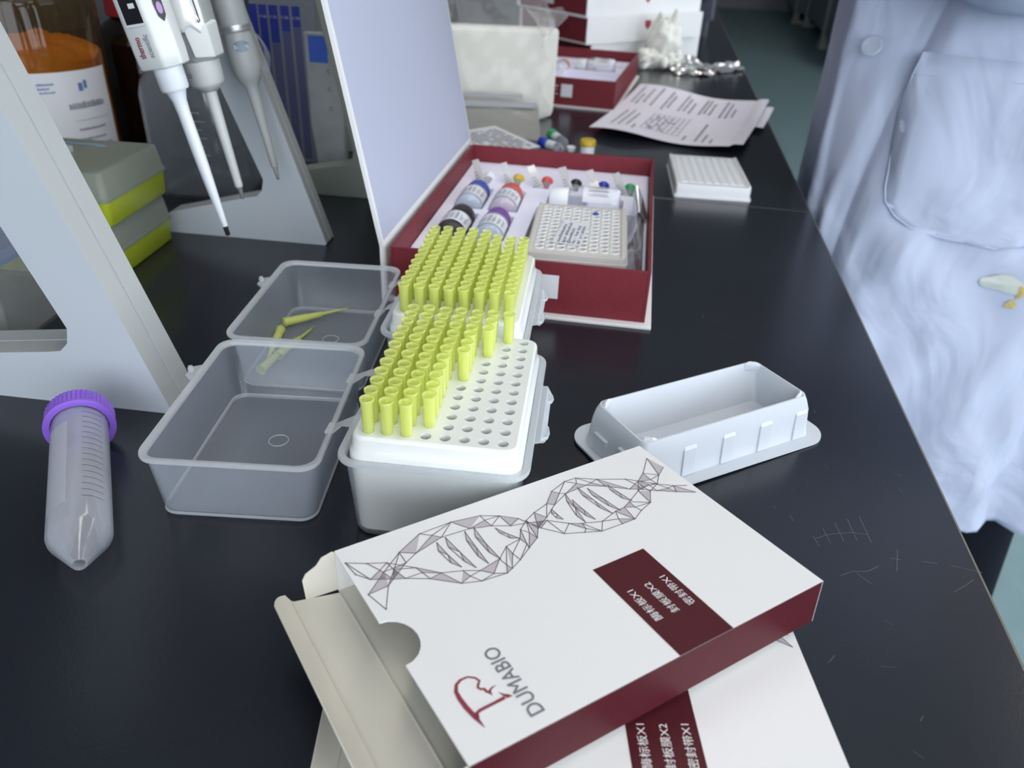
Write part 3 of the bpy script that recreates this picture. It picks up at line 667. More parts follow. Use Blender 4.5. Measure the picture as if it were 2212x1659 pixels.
bottle('reagent_bottle', 'small red capped bottle in the farther kit box beside the cream bag', kmat(K2, KA2, (75, 157, 26), LAY), M['rcap2'], M['tube'], liquid=M['foam'])
# capped tubes with small labelled bags standing over them
caps = ['white', 'ycap', 'redcap', 'black', 'blue2', 'gcap']; nms = ['white', 'yellow', 'red', 'black', 'blue', 'green']
for k in range(6):
    t = thing('sample_tube', 'small tube with a %s cap in the back row of the near kit tray' % nms[k], 'tube'); t.matrix_world = kmat(K1, KA1, (TX[k]+4, 240, 21), Matrix.Rotation(R(-78), 4, 'X'))
    mb = MB(); mb.lathe([(3, 0), (5, 3), (5.2, 14)], 20); obj('tube_body', mb, M['tube'], t, auto=50)
    mb = MB(); mb.lathe([(5.9, 14), (6.3, 14.5), (6.3, 22.5), (5.4, 23.4)], 24); obj('cap', mb, M['rcap2' if nms[k] == 'red' else caps[k]], t, auto=40)
    g = thing('sample_bag', 'small clear zip bag sticking up over the %s capped tube' % nms[k], 'bag'); g.matrix_world = kmat(K1, KA1, (TX[k]-1, 240, 25), Matrix.Rotation(R(-24-4*(k % 3)), 4, 'Y') @ Matrix.Rotation(R(-22), 4, 'X') @ Matrix.Rotation(R(-15+(k*17) % 40), 4, 'Z'))
    mb = MB(); rs = []
    for q in range(7):
        f = q/6; w = 4.6*(1-.15*f); y_ = 1.6*math.sin(f*2.2+k)
        rs.append([(-w, y_-.5-1.2*(1-f), 27*f-2), (w, y_-.2, 27*f-3), (w, y_+.3, 27*f-3), (-w, y_+.3, 27*f-2)])
    mb.loft(rs); obj('bag_film', mb, thin('bag_film_%d' % k, (.88, .88, .86, 1), .25, .12, .12, .5, .3) if k == 0 else bpy.data.materials['bag_film_0'], g, auto=60)
    mb = MB(); mb.T = Matrix.Translation((0, 0, 0))
    for q in range(4): mb.add([(-3.4, -2.2, 2+q*3), (3-q*.8, -2.2, 2+q*3), (3-q*.8, -2.2, 3+q*3), (-3.4, -2.2, 3+q*3)], [(0, 1, 2, 3)])
    obj('bag_print', mb, M['inkmid'], g)
# microplates
M['rimgloss'] = mat('glossy_well_rim', (.86, .87, .86, 1), .12, spec=.8)  # rims lighter than the plates, highlights put into their colour
def well_plate(label, m_, foot=True, nx=8, ny=12, W_=85.5, L_=127.8, H_=14.8, mt='white', depth=10.5, name='well_plate'):
    t = thing(name, label, 'well plate'); t.matrix_world = m_
    px = 9*W_/85.5; py = 9*L_/127.8
    holes = [circ((i-(nx-1)/2)*px, (j-(ny-1)/2)*py, 3.35*W_/85.5, 14) for i in range(nx) for j in range(ny)]
    mb = MB(); mb.k = 0
    ol = [(x, y) for x, y, z in rr(W_-3.2, L_-3.2, 3.5, 0)]
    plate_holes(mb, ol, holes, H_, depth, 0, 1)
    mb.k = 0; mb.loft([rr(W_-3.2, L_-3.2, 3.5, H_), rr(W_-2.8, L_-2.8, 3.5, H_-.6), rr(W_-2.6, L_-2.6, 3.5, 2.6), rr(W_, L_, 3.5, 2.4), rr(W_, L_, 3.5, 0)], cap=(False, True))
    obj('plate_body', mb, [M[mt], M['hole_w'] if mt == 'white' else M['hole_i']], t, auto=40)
    mb = MB()
    for i in range(nx):
        for j in range(ny):
            cx, cy = (i-(nx-1)/2)*px, (j-(ny-1)/2)*py
            mb.T = Matrix.Translation((cx, cy, 0)); r_ = 3.35*W_/85.5
            mb.loft([[(a*math.cos(2*PI*q/14), a*math.sin(2*PI*q/14), z) for q in range(14)] for a, z in ((r_+.75, H_), (r_+.65, H_+.9), (r_+.05, H_+.9), (r_, H_-.2))], cap=(False, False))
    mb.T = Matrix.Identity(4); obj('well_rims', mb, M['rimgloss'], t, auto=60)
    mb = MB()      # raised end bars
    mb.box(-W_/2+2.2, -W_/2+5, -L_/2+3, L_/2-3, H_, H_+1.2); mb.box(W_/2-5.4, W_/2-2, -L_/2+3, L_/2-3, H_, H_+1.5)
    obj('edge_bar', mb, M[mt], t, bevel=.3)
    return t
M['hole_w'] = mat('well_floor_shade', (.46, .50, .50, 1), .4)  # shade in the wells put into a darker floor colour
wp = Matrix.Translation(Vector((169.7, 869.6, 0))*MM) @ Matrix.Rotation(R(-4.45), 4, 'Z') @ Matrix.Translation(Vector((85.5/2, 127.8/2, 0))*MM)
well_plate('white 96-well plate lying alone on the worktop right of the near kit', wp)
M['ivory'] = mat('ivory_plate', (.66, .64, .61, 1), .22, spec=.6); M['hole_i'] = mat('well_floor_ivory_shade', (.36, .34, .32, 1), .3)  # ivory well floors darkened: recess shade is part of the colour
# foil pouch under the wrapped plate
t = thing('foil_pouch', 'silver foil pouch lying in the near kit tray, open around the plate', 'pouch', K1, (0, 0, KA1))
def sheet(fn, nx, ny, th=.5, dv=(0, 0, -1)):
    mb = MB(); V = []; F = []
    for j in range(ny+1):
        for i in range(nx+1): V.append(fn(i/nx, j/ny))
    if th is None: return mb.add(V, [(j*(nx+1)+i, j*(nx+1)+i+1, (j+1)*(nx+1)+i+1, (j+1)*(nx+1)+i) for j in range(ny) for i in range(nx)])
    n1 = len(V); V2 = [(x+dv[0]*th, y+dv[1]*th, z+dv[2]*th) for x, y, z in V]; w = nx+1
    for j in range(ny):
        for i in range(nx):
            a = j*w+i; F.append((a, a+1, a+w+1, a+w)); F.append((n1+a, n1+a+w, n1+a+w+1, n1+a+1))
    for i in range(nx): F.append((i, n1+i, n1+i+1, i+1)); a = ny*w+i; F.append((a, a+1, n1+a+1, n1+a))
    for j in range(ny): a = j*w; F.append((a, a+w, n1+a+w, n1+a)); a = j*w+nx; F.append((a, n1+a, n1+a+w, a+w))
    return mb.add(V+V2, F)
def nz(x, y, s=1.0, seed=0):
    return (math.sin(x*1.7*s+seed)+math.sin(y*2.3*s+seed*1.7)*.8+math.sin((x+y)*3.1*s+seed*.6)*.5+math.sin((x-y)*5.3*s+seed*2.1)*.3)/2.6
def foil_fn(u, v):
    x = 92.5+100*u; y = 24+152*v
    d = max(0, abs(u-.47)-.36)/.17
    z = 19+1.4*nz(u*6, v*7, 1, 2)+ (12*math.exp(-((u-.94)/.06)**2)*(.6+.4*math.sin(v*8)))+1*math.exp(-((u-.06)/.05)**2)-(6*(1-d) if d < 1 else 0)
    return (x, y, max(z, 14)+2)
mb = sheet(foil_fn, 30, 40); obj('pouch_film', mb, M['foil'], t, auto=40)
mb = sheet(lambda u, v: (181+14*u, 164+20*v-6*u, 32+22*v*(1-u)+4*math.sin(u*4)), 8, 8); obj('pouch_corner', mb, M['foil'], t, auto=40)
m_ = kmat(K1, KA1, (137.5, 101, 28.4), Matrix.Rotation(R(1.0), 4, 'X') @ Matrix.Rotation(R(2.2), 4, 'Z'))
pl = well_plate('ivory 96-well plate with a small label, in the near kit on silver foil', m_, W_=83, L_=121, H_=7.5, mt='ivory', depth=5)
mb = MB(); mb.add([(-21, -38, 8.6), (3, -42, 8.6), (9, 12, 8.6), (-14, 15, 8.6)], [(0, 1, 2, 3)]); la = obj('label', mb, M['lab'], pl)
mb = MB(); mb.T = frame((3, -38, 8.75), (.1, 1, 0), (-1, .1, 0))
for k in range(5): scribble(mb, 0, 46-(k % 3)*6, 1.5+k*4.1, 2.8, fill=.85)
text('2.', 8, M['inkblack'], la, frame((-6, -37, 8.8), (.1, 1, 0), (-1, .1, 0)), name='label_number')
obj('label_print', mb, M['inkmid'], la)
mb = MB(); mb.T = Matrix.Translation((13, 36, 8.8)); mb.lathe([(3.2, 0), (2, 1.4), (.4, 2)], 10, cap=(True, True)); obj('desiccant_dot', mb, M['bcap'], pl, smooth=True)

# stacked closed kits
def closed_kit(label, m_, shield=True):
    t = thing('closed_kit_box', label, 'box', group='stacked kit boxes'); t.matrix_world = m_
    # local x along the long side (0..316), y into the stack (0..199)
    mb = MB(); mb.box(-6, KL+6, 0, KW+6, 0, 2.4); mb.box(-6, KL+6, 0, KW+6, KH+1.6, KH+4); mb.box(-6, KL+6, -2.2, 0, 0, KH+4); mb.box(-6, KL+6, KW+6, KW+8, 0, KH+4)
    obj('cover', mb, M['card'], t, bevel=.5)
    obj('inner_box', MB().box(0, KL, 1, KW+4, 2.6, KH+1.4), M['redsoft'], t)
    obj('sticker', MB().box(-.5, -.05, 100, 118, 13, 33), M['lab'], t)
    mb = MB(); mb.T = frame((-.2, 146, 29), (0, -1, 0), (0, 0, 1)); scribble(mb, 0, 22, 0, 2.6); scribble(mb, 3, 22, -6, 1.8); scribble(mb, 0, 20, -12, 2)
    obj('small_print', mb, M['lab'], t)
    mb = MB(); s = [(150, 38), (167, 38), (167, 28), (158.5, 20), (150, 28)]
    mb.loft([[(x, -2.6, z) for x, z in s], [(x, -2.25, z) for x, z in s]]); obj('shield_emblem', mb, M['redcap'], t)
    return t
def stack_m(right, z, ang):
    d = Vector((math.cos(ang), math.sin(ang), 0)); o = Vector((right[0], right[1], z))-d*(KL+6)
    return Matrix.Translation(o*MM) @ Matrix.Rotation(ang, 4, 'Z')
closed_kit('white closed kit box at the bottom of the stack behind the latex glove', stack_m((368, 1868), 0, R(41)))
closed_kit('closed kit box with a wine-red end, middle of the stack', stack_m((364, 1846), 48.2, R(39)))
closed_kit('closed kit box on top of the stack, cut off by the picture edge', stack_m((357, 1851), 96.4, R(40)))
# ------------------------------------------------------------ pipette stand (two side frames and a rail)
def side_frame(mb, pts_out, pts_in, th):
    """frame plate in the xz plane between y=0 and y=th"""
    for k, (y0, y1) in enumerate(((0, th*.47), (th*.53, th), (th*.45, th*.55))):
        e = 0 if k < 2 else .7
        P = [(x-(e if q in (1, 2) else 0), z) for q, (x, z) in enumerate(pts_out)]
        mb.loft([[(x, y0, z) for x, z in P], [(x, y1, z) for x, z in P]])
def arc(cx, cz, r, a0, a1, n=5): return [(cx+r*math.cos(R(a0+(a1-a0)*k/n)), cz+r*math.sin(R(a0+(a1-a0)*k/n))) for k in range(n+1)]
def stand_poly(foot=160, slant=.315, top=330, w=62, cz=36, cx=-66, islant=.30, tip=14):
    # right corner at (0,0); foot to the left; leg leaning left going up; concave inner corner
    out = [(-1.5, 0), (0, 1.5), (-slant*top, top), (-slant*top-w*.8, top)]
    inner_top = (-slant*top-w*.8, top)
    # inner edge comes down to the rounded corner and runs out along the foot
    r_ = 9
    corner = [(cx+8, cz+16), (cx+5.5, cz+6), (cx, cz+.5), (cx-8, cz-1)]
    foot_ = [(-foot+18, 22), (-foot+6, 19), (-foot+.5, tip-3), (-foot, 5), (-foot+3, 0)]
    return out+corner+foot_
t = thing('pipette_stand', 'light grey pipette stand at the left with two slanted side frames', 'pipette stand')
fy = R(-6)
for k, (loc, pp) in enumerate((((-203.5, 394.8, 0), dict(foot=190, slant=.322, cx=-62, cz=36, w=66)), ((-173.9, 676.8, 0), dict(foot=152, slant=.31, cx=-61, cz=40, w=64)))):
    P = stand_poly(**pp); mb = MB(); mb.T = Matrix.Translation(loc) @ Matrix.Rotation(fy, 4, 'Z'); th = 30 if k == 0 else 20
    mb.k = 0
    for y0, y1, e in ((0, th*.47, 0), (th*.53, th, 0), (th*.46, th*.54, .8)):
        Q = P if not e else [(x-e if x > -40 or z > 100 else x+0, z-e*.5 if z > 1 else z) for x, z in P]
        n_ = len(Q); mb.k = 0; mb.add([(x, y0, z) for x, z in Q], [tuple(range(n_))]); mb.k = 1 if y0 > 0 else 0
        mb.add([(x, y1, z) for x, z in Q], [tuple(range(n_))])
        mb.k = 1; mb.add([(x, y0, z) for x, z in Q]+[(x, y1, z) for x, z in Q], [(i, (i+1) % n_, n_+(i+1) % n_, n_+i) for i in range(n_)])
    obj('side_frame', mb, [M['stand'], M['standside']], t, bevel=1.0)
def spt(f, z, dx=0):   # point on the slant plane of the stand at depth fraction f
    a = Vector((-203.5, 410, 0)); b = Vector((-173.9, 686, 0)); p = a.lerp(b, f); return Vector((p.x-.318*z+dx, p.y, z))
mb = MB(); rs = []
for f in (0.02, .98):
    a = spt(f, 268, -46); rs.append([(a.x-14, a.y, a.z-7), (a.x+16, a.y, a.z-7), (a.x+16, a.y, a.z+7), (a.x-14, a.y, a.z+7)])
mb.loft(rs); obj('holder_rail', mb, M['stand'], t, bevel=1)
mb = MB(); mb.T = Matrix.Translation((-258.5, 401.7, 69)) @ Matrix.Rotation(R(-90), 4, 'X'); mb.lathe([(.2, -1.1), (1.0, -.9), (1.5, 0)], 12, cap=(True, True)); obj('screw_dimple', mb, M['white'], t, smooth=True)
# another stand farther back, one frame visible
t = thing('pipette_stand', 'olive grey stand foot and leg behind the upright kit lid', 'pipette stand', (-160, 812, 0), (0, 0, R(-6)))
mb = MB(); P = [(0, 0), (0, 2), (-62, 330), (-118, 330), (-27, 50), (-17, 50-10), (-20, 34), (-28, 30), (-70, 22), (-84, 19), (-88, 8), (-85, 0)]
P = [(0, 0), (0, 2), (-62, 330), (-72, 330), (-14, 48), (-16, 40), (-23, 35), (-32, 33), (-70, 26), (-84, 21), (-88, 10), (-86, 0)]
mb.loft([[(x, 0, z) for x, z in P], [(x, 22, z) for x, z in P]]); obj('side_frame', mb, M['stand2'], t, bevel=1.2)
mb = MB(); mb.box(-75, -60, 22, 170, 316, 330); obj('holder_rail', mb, M['stand2'], t, bevel=1)
mb = MB(); mb.loft([[(x, 170, z) for x, z in P], [(x, 190, z) for x, z in P]]); obj('side_frame', mb, M['stand2'], t, bevel=1.2)

# ------------------------------------------------------------ pipettes hanging from the rail
def axis_m(tipp, d, spin=0):
    z = Vector(d).normalized(); y = Vector((0, 1, 0)); x = y.cross(z).normalized(); y = z.cross(x)
    o = Vector(tipp)*MM
    return Matrix(((x.x, y.x, z.x, o.x), (x.y, y.y, z.y, o.y), (x.z, y.z, z.z, o.z), (0, 0, 0, 1))) @ Matrix.Rotation(spin, 4, 'Z')
def hexring(pts, z, s=1, dx=0): return [(x*s+dx, y*s, z) for x, y in pts]
def roundpoly(pts, r=3, n=3):
    out = []
    N_ = len(pts)
    for i in range(N_):
        p = Vector(pts[i]); a = Vector(pts[i-1]); b = Vector(pts[(i+1) % N_])
        u = (a-p).normalized(); v = (b-p).normalized(); s = p+u*r; e = p+v*r
        for k in range(n+1):
            f = k/n; q = (1-f)**2*s+2*f*(1-f)*p+f*f*e; out.append((q.x, q.y))
    return out
t = thing('pipette', 'white pipette nearest the camera with a dark volume window, hanging in the stand', 'pipette'); t.matrix_world = axis_m((-213.4, 550, 55), (-.205, 0, 1)) @ Matrix.Diagonal((.76, .76, 1, 1))
mb = MB(); mb.lathe([(2.7, 7), (2.9, 9), (4.7, 40), (5.4, 60), (5.5, 88), (6.2, 96), (8.5, 102), (10.5, 106)], 32); obj('tip_cone', mb, M['pipb'], t, auto=50)
mb = MB(); mb.lathe([(2.0, 0), (2.3, .5), (2.4, 7.2)], 20); obj('nozzle_seal', mb, M['black'], t, auto=50)
mb = MB(); mb.lathe([(11.2, 103), (12.2, 104.5), (12.6, 122)], 36); obj('collar', mb, M['pipb'], t, auto=50)
body = roundpoly([(-20, -10), (7, -18), (20, -7), (20, 12), (8, 19), (-12, 19), (-20, 12)], 3.2)
bz = [(118, .88), (119, .94), (127, .97), (190, .98), (250, .97), (262, .86), (266, .7)]
mb = MB(); mb.loft([hexring(body, z, s, -1.5-(z-118)*.02) for z, s in bz]); obj('handle_body', mb, M['pip'], t, auto=45)
fa = Vector((-20, -10, 0)); fb = Vector((7, -18, 0)); fd = (fb-fa).normalized()
def face_m(u, z, s=.985, off=.35):
    p = (fa+(fb-fa)*u)*s; n_ = Vector((fd.y, -fd.x, 0)); p = p+n_*off; return Vector((p.x-1.5-(z-118)*.02, p.y, z))
def facequad(mb, u0, u1, z0, z1, off): mb.poly([tuple(face_m(u0, z0, off=off)), tuple(face_m(u1, z0, off=off)), tuple(face_m(u1, z1, off=off)), tuple(face_m(u0, z1, off=off))])
mb = MB(); facequad(mb, .20, .93, 144.5, 205, .8); wf = obj('window_frame', mb, M['white'], t)
mb = MB(); facequad(mb, .25, .90, 146, 204, 1.0); wd = obj('volume_window', mb, M['black'], t)
def ftext(s, u, z, size, mt, width, up=1, off=1.2, nm='lettering', par=None, bold=False):
    o = face_m(u, z, off=off); return text(s, size, mt, par or t, frame(tuple(o), (0, 0, up), tuple(-fd*up)), name=nm, width=width, bold=bold)
ftext('1', .78, 155, 9, M['white'], 2.6, nm='volume_digit', par=wd, bold=True)
ftext('thermo', .50, 125.5, 9, M['inkred'], 12.8, off=.9, bold=.5); ftext('scientific', .82, 125.5, 8, M['inkgrey'], 14, off=.9)
# dark strip with a violet dot on the right facet
ga = Vector((7, -18, 0)); gb = Vector((20, -7, 0)); gd = (gb-ga).normalized()
def gpt(u, z, off=.5):
    n_ = Vector((gd.y, -gd.x, 0)); p = (ga+(gb-ga)*u)*.99+n_*off; return Vector((p.x-1.5-(z-118)*.02, p.y, z))
mb = MB()
for k in range(1):
    cs = [(.62, 205), (.98, 205), (.98, 162), (1.02, 156), (1.0, 148), (.82, 144.5), (.62, 148), (.57, 155), (.62, 162)]
    mb.poly([tuple(gpt(u, z)) for u, z in cs])
st = obj('side_strip', mb, M['black'], t)
mb = MB(); mb.poly([tuple(gpt(.80+.14*math.cos(PI*k/6), 152.5+3.6*math.sin(PI*k/6), .8)) for k in range(12)]); obj('violet_dot', mb, mat('violet_dot', (.40, .24, .50, 1), .4), st)
o_ = gpt(.70, 184, .8); text('JUST', 5.0, M['white'], st, frame(tuple(o_), (0, 0, -1), tuple(gd)), name='lettering', width=20)
mb = MB(); mb.lathe([(5.5, 264), (5.5, 282), (9, 283), (9, 290), (7, 292)], 24); obj('plunger', mb, M['pip'], t, auto=50)
mb = MB(); mb.loft([[(-22, -8, 240), (-36, -8, 236), (-36, 8, 236), (-22, 8, 240)], [(-22, -8, 246), (-37, -8, 244), (-37, 8, 244), (-22, 8, 246)]]); obj('finger_hook', mb, M['pip'], t, bevel=1.5)

t = thing('pipette', 'grey and white middle pipette patched with shiny tape, collar marked 10', 'pipette'); t.matrix_world = axis_m((-217.0, 600, 66), (-.165, 0, 1)) @ Matrix.Diagonal((.88, .88, .88, 1))
mb = MB(); mb.lathe([(1.1, 0), (1.5, .5), (1.9, 8), (3.2, 12)], 20); obj('nozzle', mb, M['steel'], t, auto=50)
mb = MB(); mb.lathe([(3.2, 11), (3.4, 12), (4.6, 70), (5.0, 90), (5.4, 94)], 32); obj('tip_cone', mb, M['pip'], t, auto=50)
mb = MB(); mb.lathe([(6.3, 92), (12.5, 97), (14, 99), (14.8, 116), (13.5, 117)], 40); co = obj('collar', mb, M['pip'], t, auto=50)
text('10', 5, M['inkblack'], co, frame((-8.6, -12.2, 105), (.82, -.5, 0), (0, 0, 1)), name='lettering')
b2 = roundpoly([(-17, -12), (2, -17), (16, -10), (18, 8), (8, 17), (-14, 15)], 3)
mb = MB(); mb.loft([hexring(b2, z, s) for z, s in ((116, .9), (118, 1), (133, 1.05), (200, 1.1), (240, 1.0), (246, .8))]); obj('handle_body', mb, M['pipg'], t, auto=45)
mb = MB(); mb.loft([[(4, -19.5, 120), (17.5, -12, 118), (20.5, 2, 119), (12, 2, 120)], [(1, -20.5, 146), (18, -13, 142), (21.5, 2, 144), (12, 2, 146)]]); obj('white_shell', mb, M['pip'], t, bevel=1)
mb = MB(); mb.lathe([(8.5, 130), (9.6, 131), (9.8, 190), (8.8, 192)], 24, -16, -8); obj('ejector_sleeve', mb, M['pip'], t, auto=50)
def tape(u, v):
    a = R(-118)+R(82)*u; r_ = 20.6+.5*nz(u*6, v*9, 1, 3); return (r_*math.cos(a)*1.0, r_*math.sin(a)*.98, 140+62*v+2.2*math.sin(u*13)*(v < .1)-1.5*math.cos(u*7)*(v < .1))
mb = sheet(tape, 16, 18, .3, (0, 1, 0)); obj('foil_tape', mb, mat('shiny_tape', (.90, .92, .92, 1), .12, spec=.8, coat=.6), t, smooth=True)
mb = MB(); mb.tube([(14.5, -17.5, 168), (15.2, -17.2, 150), (15.6, -17, 146), (14.4, -17.4, 144.5), (14.2, -17.6, 146.5)], .55, 6); obj('wire_clip', mb, M['black'], t, smooth=True)
mb = MB(); mb.lathe([(5.5, 244), (5.5, 262), (9, 263), (9, 270)], 24); obj('plunger', mb, M['pipg'], t, auto=50)

t = thing('pipette', 'rounded grey pipette farthest right with a blue oval volume mark', 'pipette'); t.matrix_world = axis_m((-203.0, 650, 67), (-.172, 0, 1)) @ Matrix.Diagonal((.80, .80, .89, 1))
mb = MB(); mb.lathe([(1.2, 0), (1.6, .5), (1.7, 6), (2.6, 11), (2.8, 13)], 20); obj('nozzle', mb, M['steel'], t, auto=50)
mb = MB(); mb.lathe([(3.2, 12), (3.6, 12.8), (4.4, 40), (6.0, 76), (6.8, 84), (10.5, 89), (13.6, 95), (14.6, 103), (14.6, 112), (13.6, 130)], 40); obj('tip_cone', mb, M['pipg'], t, auto=50)
mb = MB(); mb.lathe([(14.4, 129), (14.9, 130), (14.9, 131.4), (13.8, 131.6), (13.8, 132.6), (14.9, 132.8), (14.9, 134.6), (14.2, 135)], 40); obj('ring_groove', mb, M['steel'], t, auto=50)
mb = MB(); mb.lathe([(14.2, 134.8), (14.4, 150), (15, 190), (14, 225), (9, 229), (5, 230), (5, 245), (8, 246), (8, 252)], 40); obj('handle_body', mb, M['pipg'], t, auto=50)
mb = MB()
vs = []
for k in range(24):
    a = R(-68)+R(32)*math.cos(2*PI*k/24); z = 118+4.6*math.sin(2*PI*k/24); vs.append((14.75*math.cos(a), 14.75*math.sin(a), z))
mb.add([(14.75*math.cos(R(-68)), 14.75*math.sin(R(-68)), 118)]+vs, [(0, 1+k, 1+(k+1) % 24) for k in range(24)]); ov = obj('volume_mark', mb, mat('blue_grey_mark', (.24, .30, .38, 1), .4), t, smooth=True)
text('0.1-2.5 µ', 5.2, M['white'], ov, frame((-1.2, -15.1, 116.2), (.93, .37, 0), (0, 0, 1)), name='lettering', width=13.5)
mb = sheet(lambda u, v: (14+9*math.sin(v*PI)*(1-.3*u)+4*u, -3+8*u, 96+34*v-6*u), 8, 10, .5, (-1, 0, 0)); obj('ejector_wing', mb, M['milky'], t, smooth=True)

# ------------------------------------------------------------ lime tip boxes, stacked
def lime_box(label, z0, m_):
    t = thing('tip_refill_box', label, 'tip box', group='lime tip boxes'); t.matrix_world = m_ @ Matrix.Translation((0, 0, z0*MM))
    mb = MB(); mb.loft([rr(120, 91, 4, 0), rr(123, 94, 5, 1.5), rr(125, 96, 5, 21)]); obj('base', mb, M['green_y'], t, auto=50)
    mb = MB(); mb.loft([rr(127.5, 98.5, 5, 20.4), rr(128, 99, 5, 21.6), rr(127.5, 98.5, 5, 23), rr(125.4, 96.4, 5, 23.4), rr(121, 92, 5, 41.6), rr(119, 90, 4, 42.3), rr(112, 83, 4, 42.6)], cap=(True, True)); obj('lid', mb, M['frost'], t, auto=50)
    return t
lm = Matrix.Translation(Vector((-311, 677, 0))*MM) @ Matrix.Rotation(R(-4), 4, 'Z') @ Matrix.Translation(Vector((-63, -48, 0))*MM)
lime_box('lime tip box with frosted lid standing on the worktop, lower of two', 0, lm)
lb = lime_box('lime tip box with frosted lid on top of its twin, blue pen mark on it', 42.6, lm @ Matrix.Translation((.002, .001, 0)))
mb = MB(); mb.tube([(-28, 33, 42.8), (-8, 30, 42.8), (14, 28.5, 42.8), (24, 28.5, 42.8), (26, 26.5, 42.8), (18, 26, 42.8)], .9, 6); obj('pen_mark', mb, mat('pen_blue', (.2, .3, .42, 1), .5), lb)

# clear tip box behind the near side frame
t = thing('clear_tip_box', 'tall clear tip box with slate blue rack and ribbed frosted base, behind the stand', 'tip box', (-334, 467, 0), (0, 0, R(-4)))
mb = MB(); X0, Y0_ = -43, 62
def cr(w, l, r_, z): return rr(w, l, r_, z, X0, Y0_-8)
mb.loft([cr(80, 112, 4, 0), cr(82, 114, 4, 56), cr(80, 112, 4, 56), cr(78, 110, 4, 2)]); obj('base', mb, M['base'], t, auto=50)
mb = MB()
for k in range(4): mb.lathe([(6.4, .5), (7.2, 1.5), (7.8, 52)], 20, X0+41-8-22*k, -6)
obj('base_rib', mb, M['base'], t, auto=50)
mb = MB(); mb.loft([cr(83, 115, 4, 56.2), cr(83, 115, 4, 66), cr(76, 108, 3, 66.5)]); obj('rack', mb, M['rackblue'], t, auto=50)
mb = MB(); mb.loft([cr(84, 116, 4, 60), cr(82, 114, 4, 106), cr(79, 111, 4, 107.5)], cap=(False, True)); obj('lid', mb, M['clear'], t, auto=50)
mb = MB(); mb.loft([cr(83, 115, 4, 104), cr(83, 115, 4, 107.6), cr(79.5, 111.5, 4, 108.2), cr(79, 111, 4, 106)], cap=(False, False)); obj('lid_edge', mb, M['milkyrim'], t, auto=50)

# ------------------------------------------------------------ reagent bottles at the back left
t = thing('amber_jar', 'large amber bottle of orange powder with a white label', 'bottle', (-520, 880, 0))
mb = MB(); mb.lathe([(60, 0), (68, 3), (70, 8), (70, 166), (67, 178), (58, 192), (42, 204), (30, 212), (28, 240)], 56); obj('bottle_glass', mb, M['amber'], t, auto=50)
mb = MB(); rs = []
for z in (3, 40, 80, 104): rs.append([(66*math.cos(2*PI*k/56), 66*math.sin(2*PI*k/56), z) for k in range(56)])
rs.append([(66.2*math.cos(2*PI*k/56), 66.2*math.sin(2*PI*k/56), 124+9*nz(math.cos(2*PI*k/56)*3, math.sin(2*PI*k/56)*3, 1, 4)-8*math.cos(2*PI*k/56)) for k in range(56)])
rs.append([(45*math.cos(2*PI*k/56), 45*math.sin(2*PI*k/56), 128+8*nz(math.cos(2*PI*k/56)*2, math.sin(2*PI*k/56)*4, 1, 7)) for k in range(56)])
rs.append([(15*math.cos(2*PI*k/56), 15*math.sin(2*PI*k/56), 132) for k in range(56)])
mb.loft(rs); obj('powder', mb, M['powder'], t, auto=60)
mb = MB(); cylpatch(mb, 70.4, R(-88), R(2), 18, 109, 30); la = obj('label', mb, M['lab'], t, smooth=True)
mb = MB(); mb2 = MB()
def lb_line(m__, a0, a1, z, h):
    rg = random.Random(int(a0*7+z)); a = a0
    while a < a1:
        w = rg.uniform(.6, 1.8); cylpatch(m__, 70.6, R(a), R(min(a+w, a1)), z, z+h*rg.uniform(.7, 1), 2); a += w+.35
lb_line(mb2, -82, -79, 97, 3); lb_line(mb2, -82, -79, 92, 3); lb_line(mb2, -82, -79, 87.5, 3)
lb_line(mb2, -77, -66, 97, 2.2); lb_line(mb2, -63, -50, 97, 2.4); lb_line(mb2, -77, -54, 93, 2.4); lb_line(mb2, -77, -50, 89.4, 2)
obj('blue_print', mb2, M['inkblue'], la)
for z in (24, 30): lb_line(mb, -76, -58+z*.3-8, z, 1.8)
lb_line(mb, -42, -8, 72, 7); lb_line(mb, -40, -5, 60, .7)
for z, a in ((50, -12), (40, -14), (32, -8), (24, -16)): lb_line(mb, -38, a, z, 2.6)
obj('black_print', mb, M['inkmid'], la)
mb = MB(); cylpatch(mb, 70.6, R(-31), R(-27), 89, 97, 6); cylpatch(mb, 70.6, R(-26), R(-23), 91, 99, 4); obj('logo_print', mb, M['inkblue'], la)
t = thing('brown_bottle', 'dark brown bottle with a red cap behind the amber bottle', 'bottle', (-468, 1025, 0))
mb = MB(); mb.lathe([(44, 0), (50, 4), (50, 112), (47, 124), (38, 133), (30, 138), (28, 146)], 48); obj('bottle_glass', mb, M['brown'], t, auto=50)
mb = MB(); mb.lathe([(44, 2), (47, 5), (47, 96)], 40); obj('contents', mb, M['liquid'], t, auto=50)
mb = MB(); mb.lathe([(33, 141), (34, 142), (34, 176), (31, 179)], 60, rib=(2, .8, 143, 174)); obj('cap', mb, M['redcap'], t, auto=40)
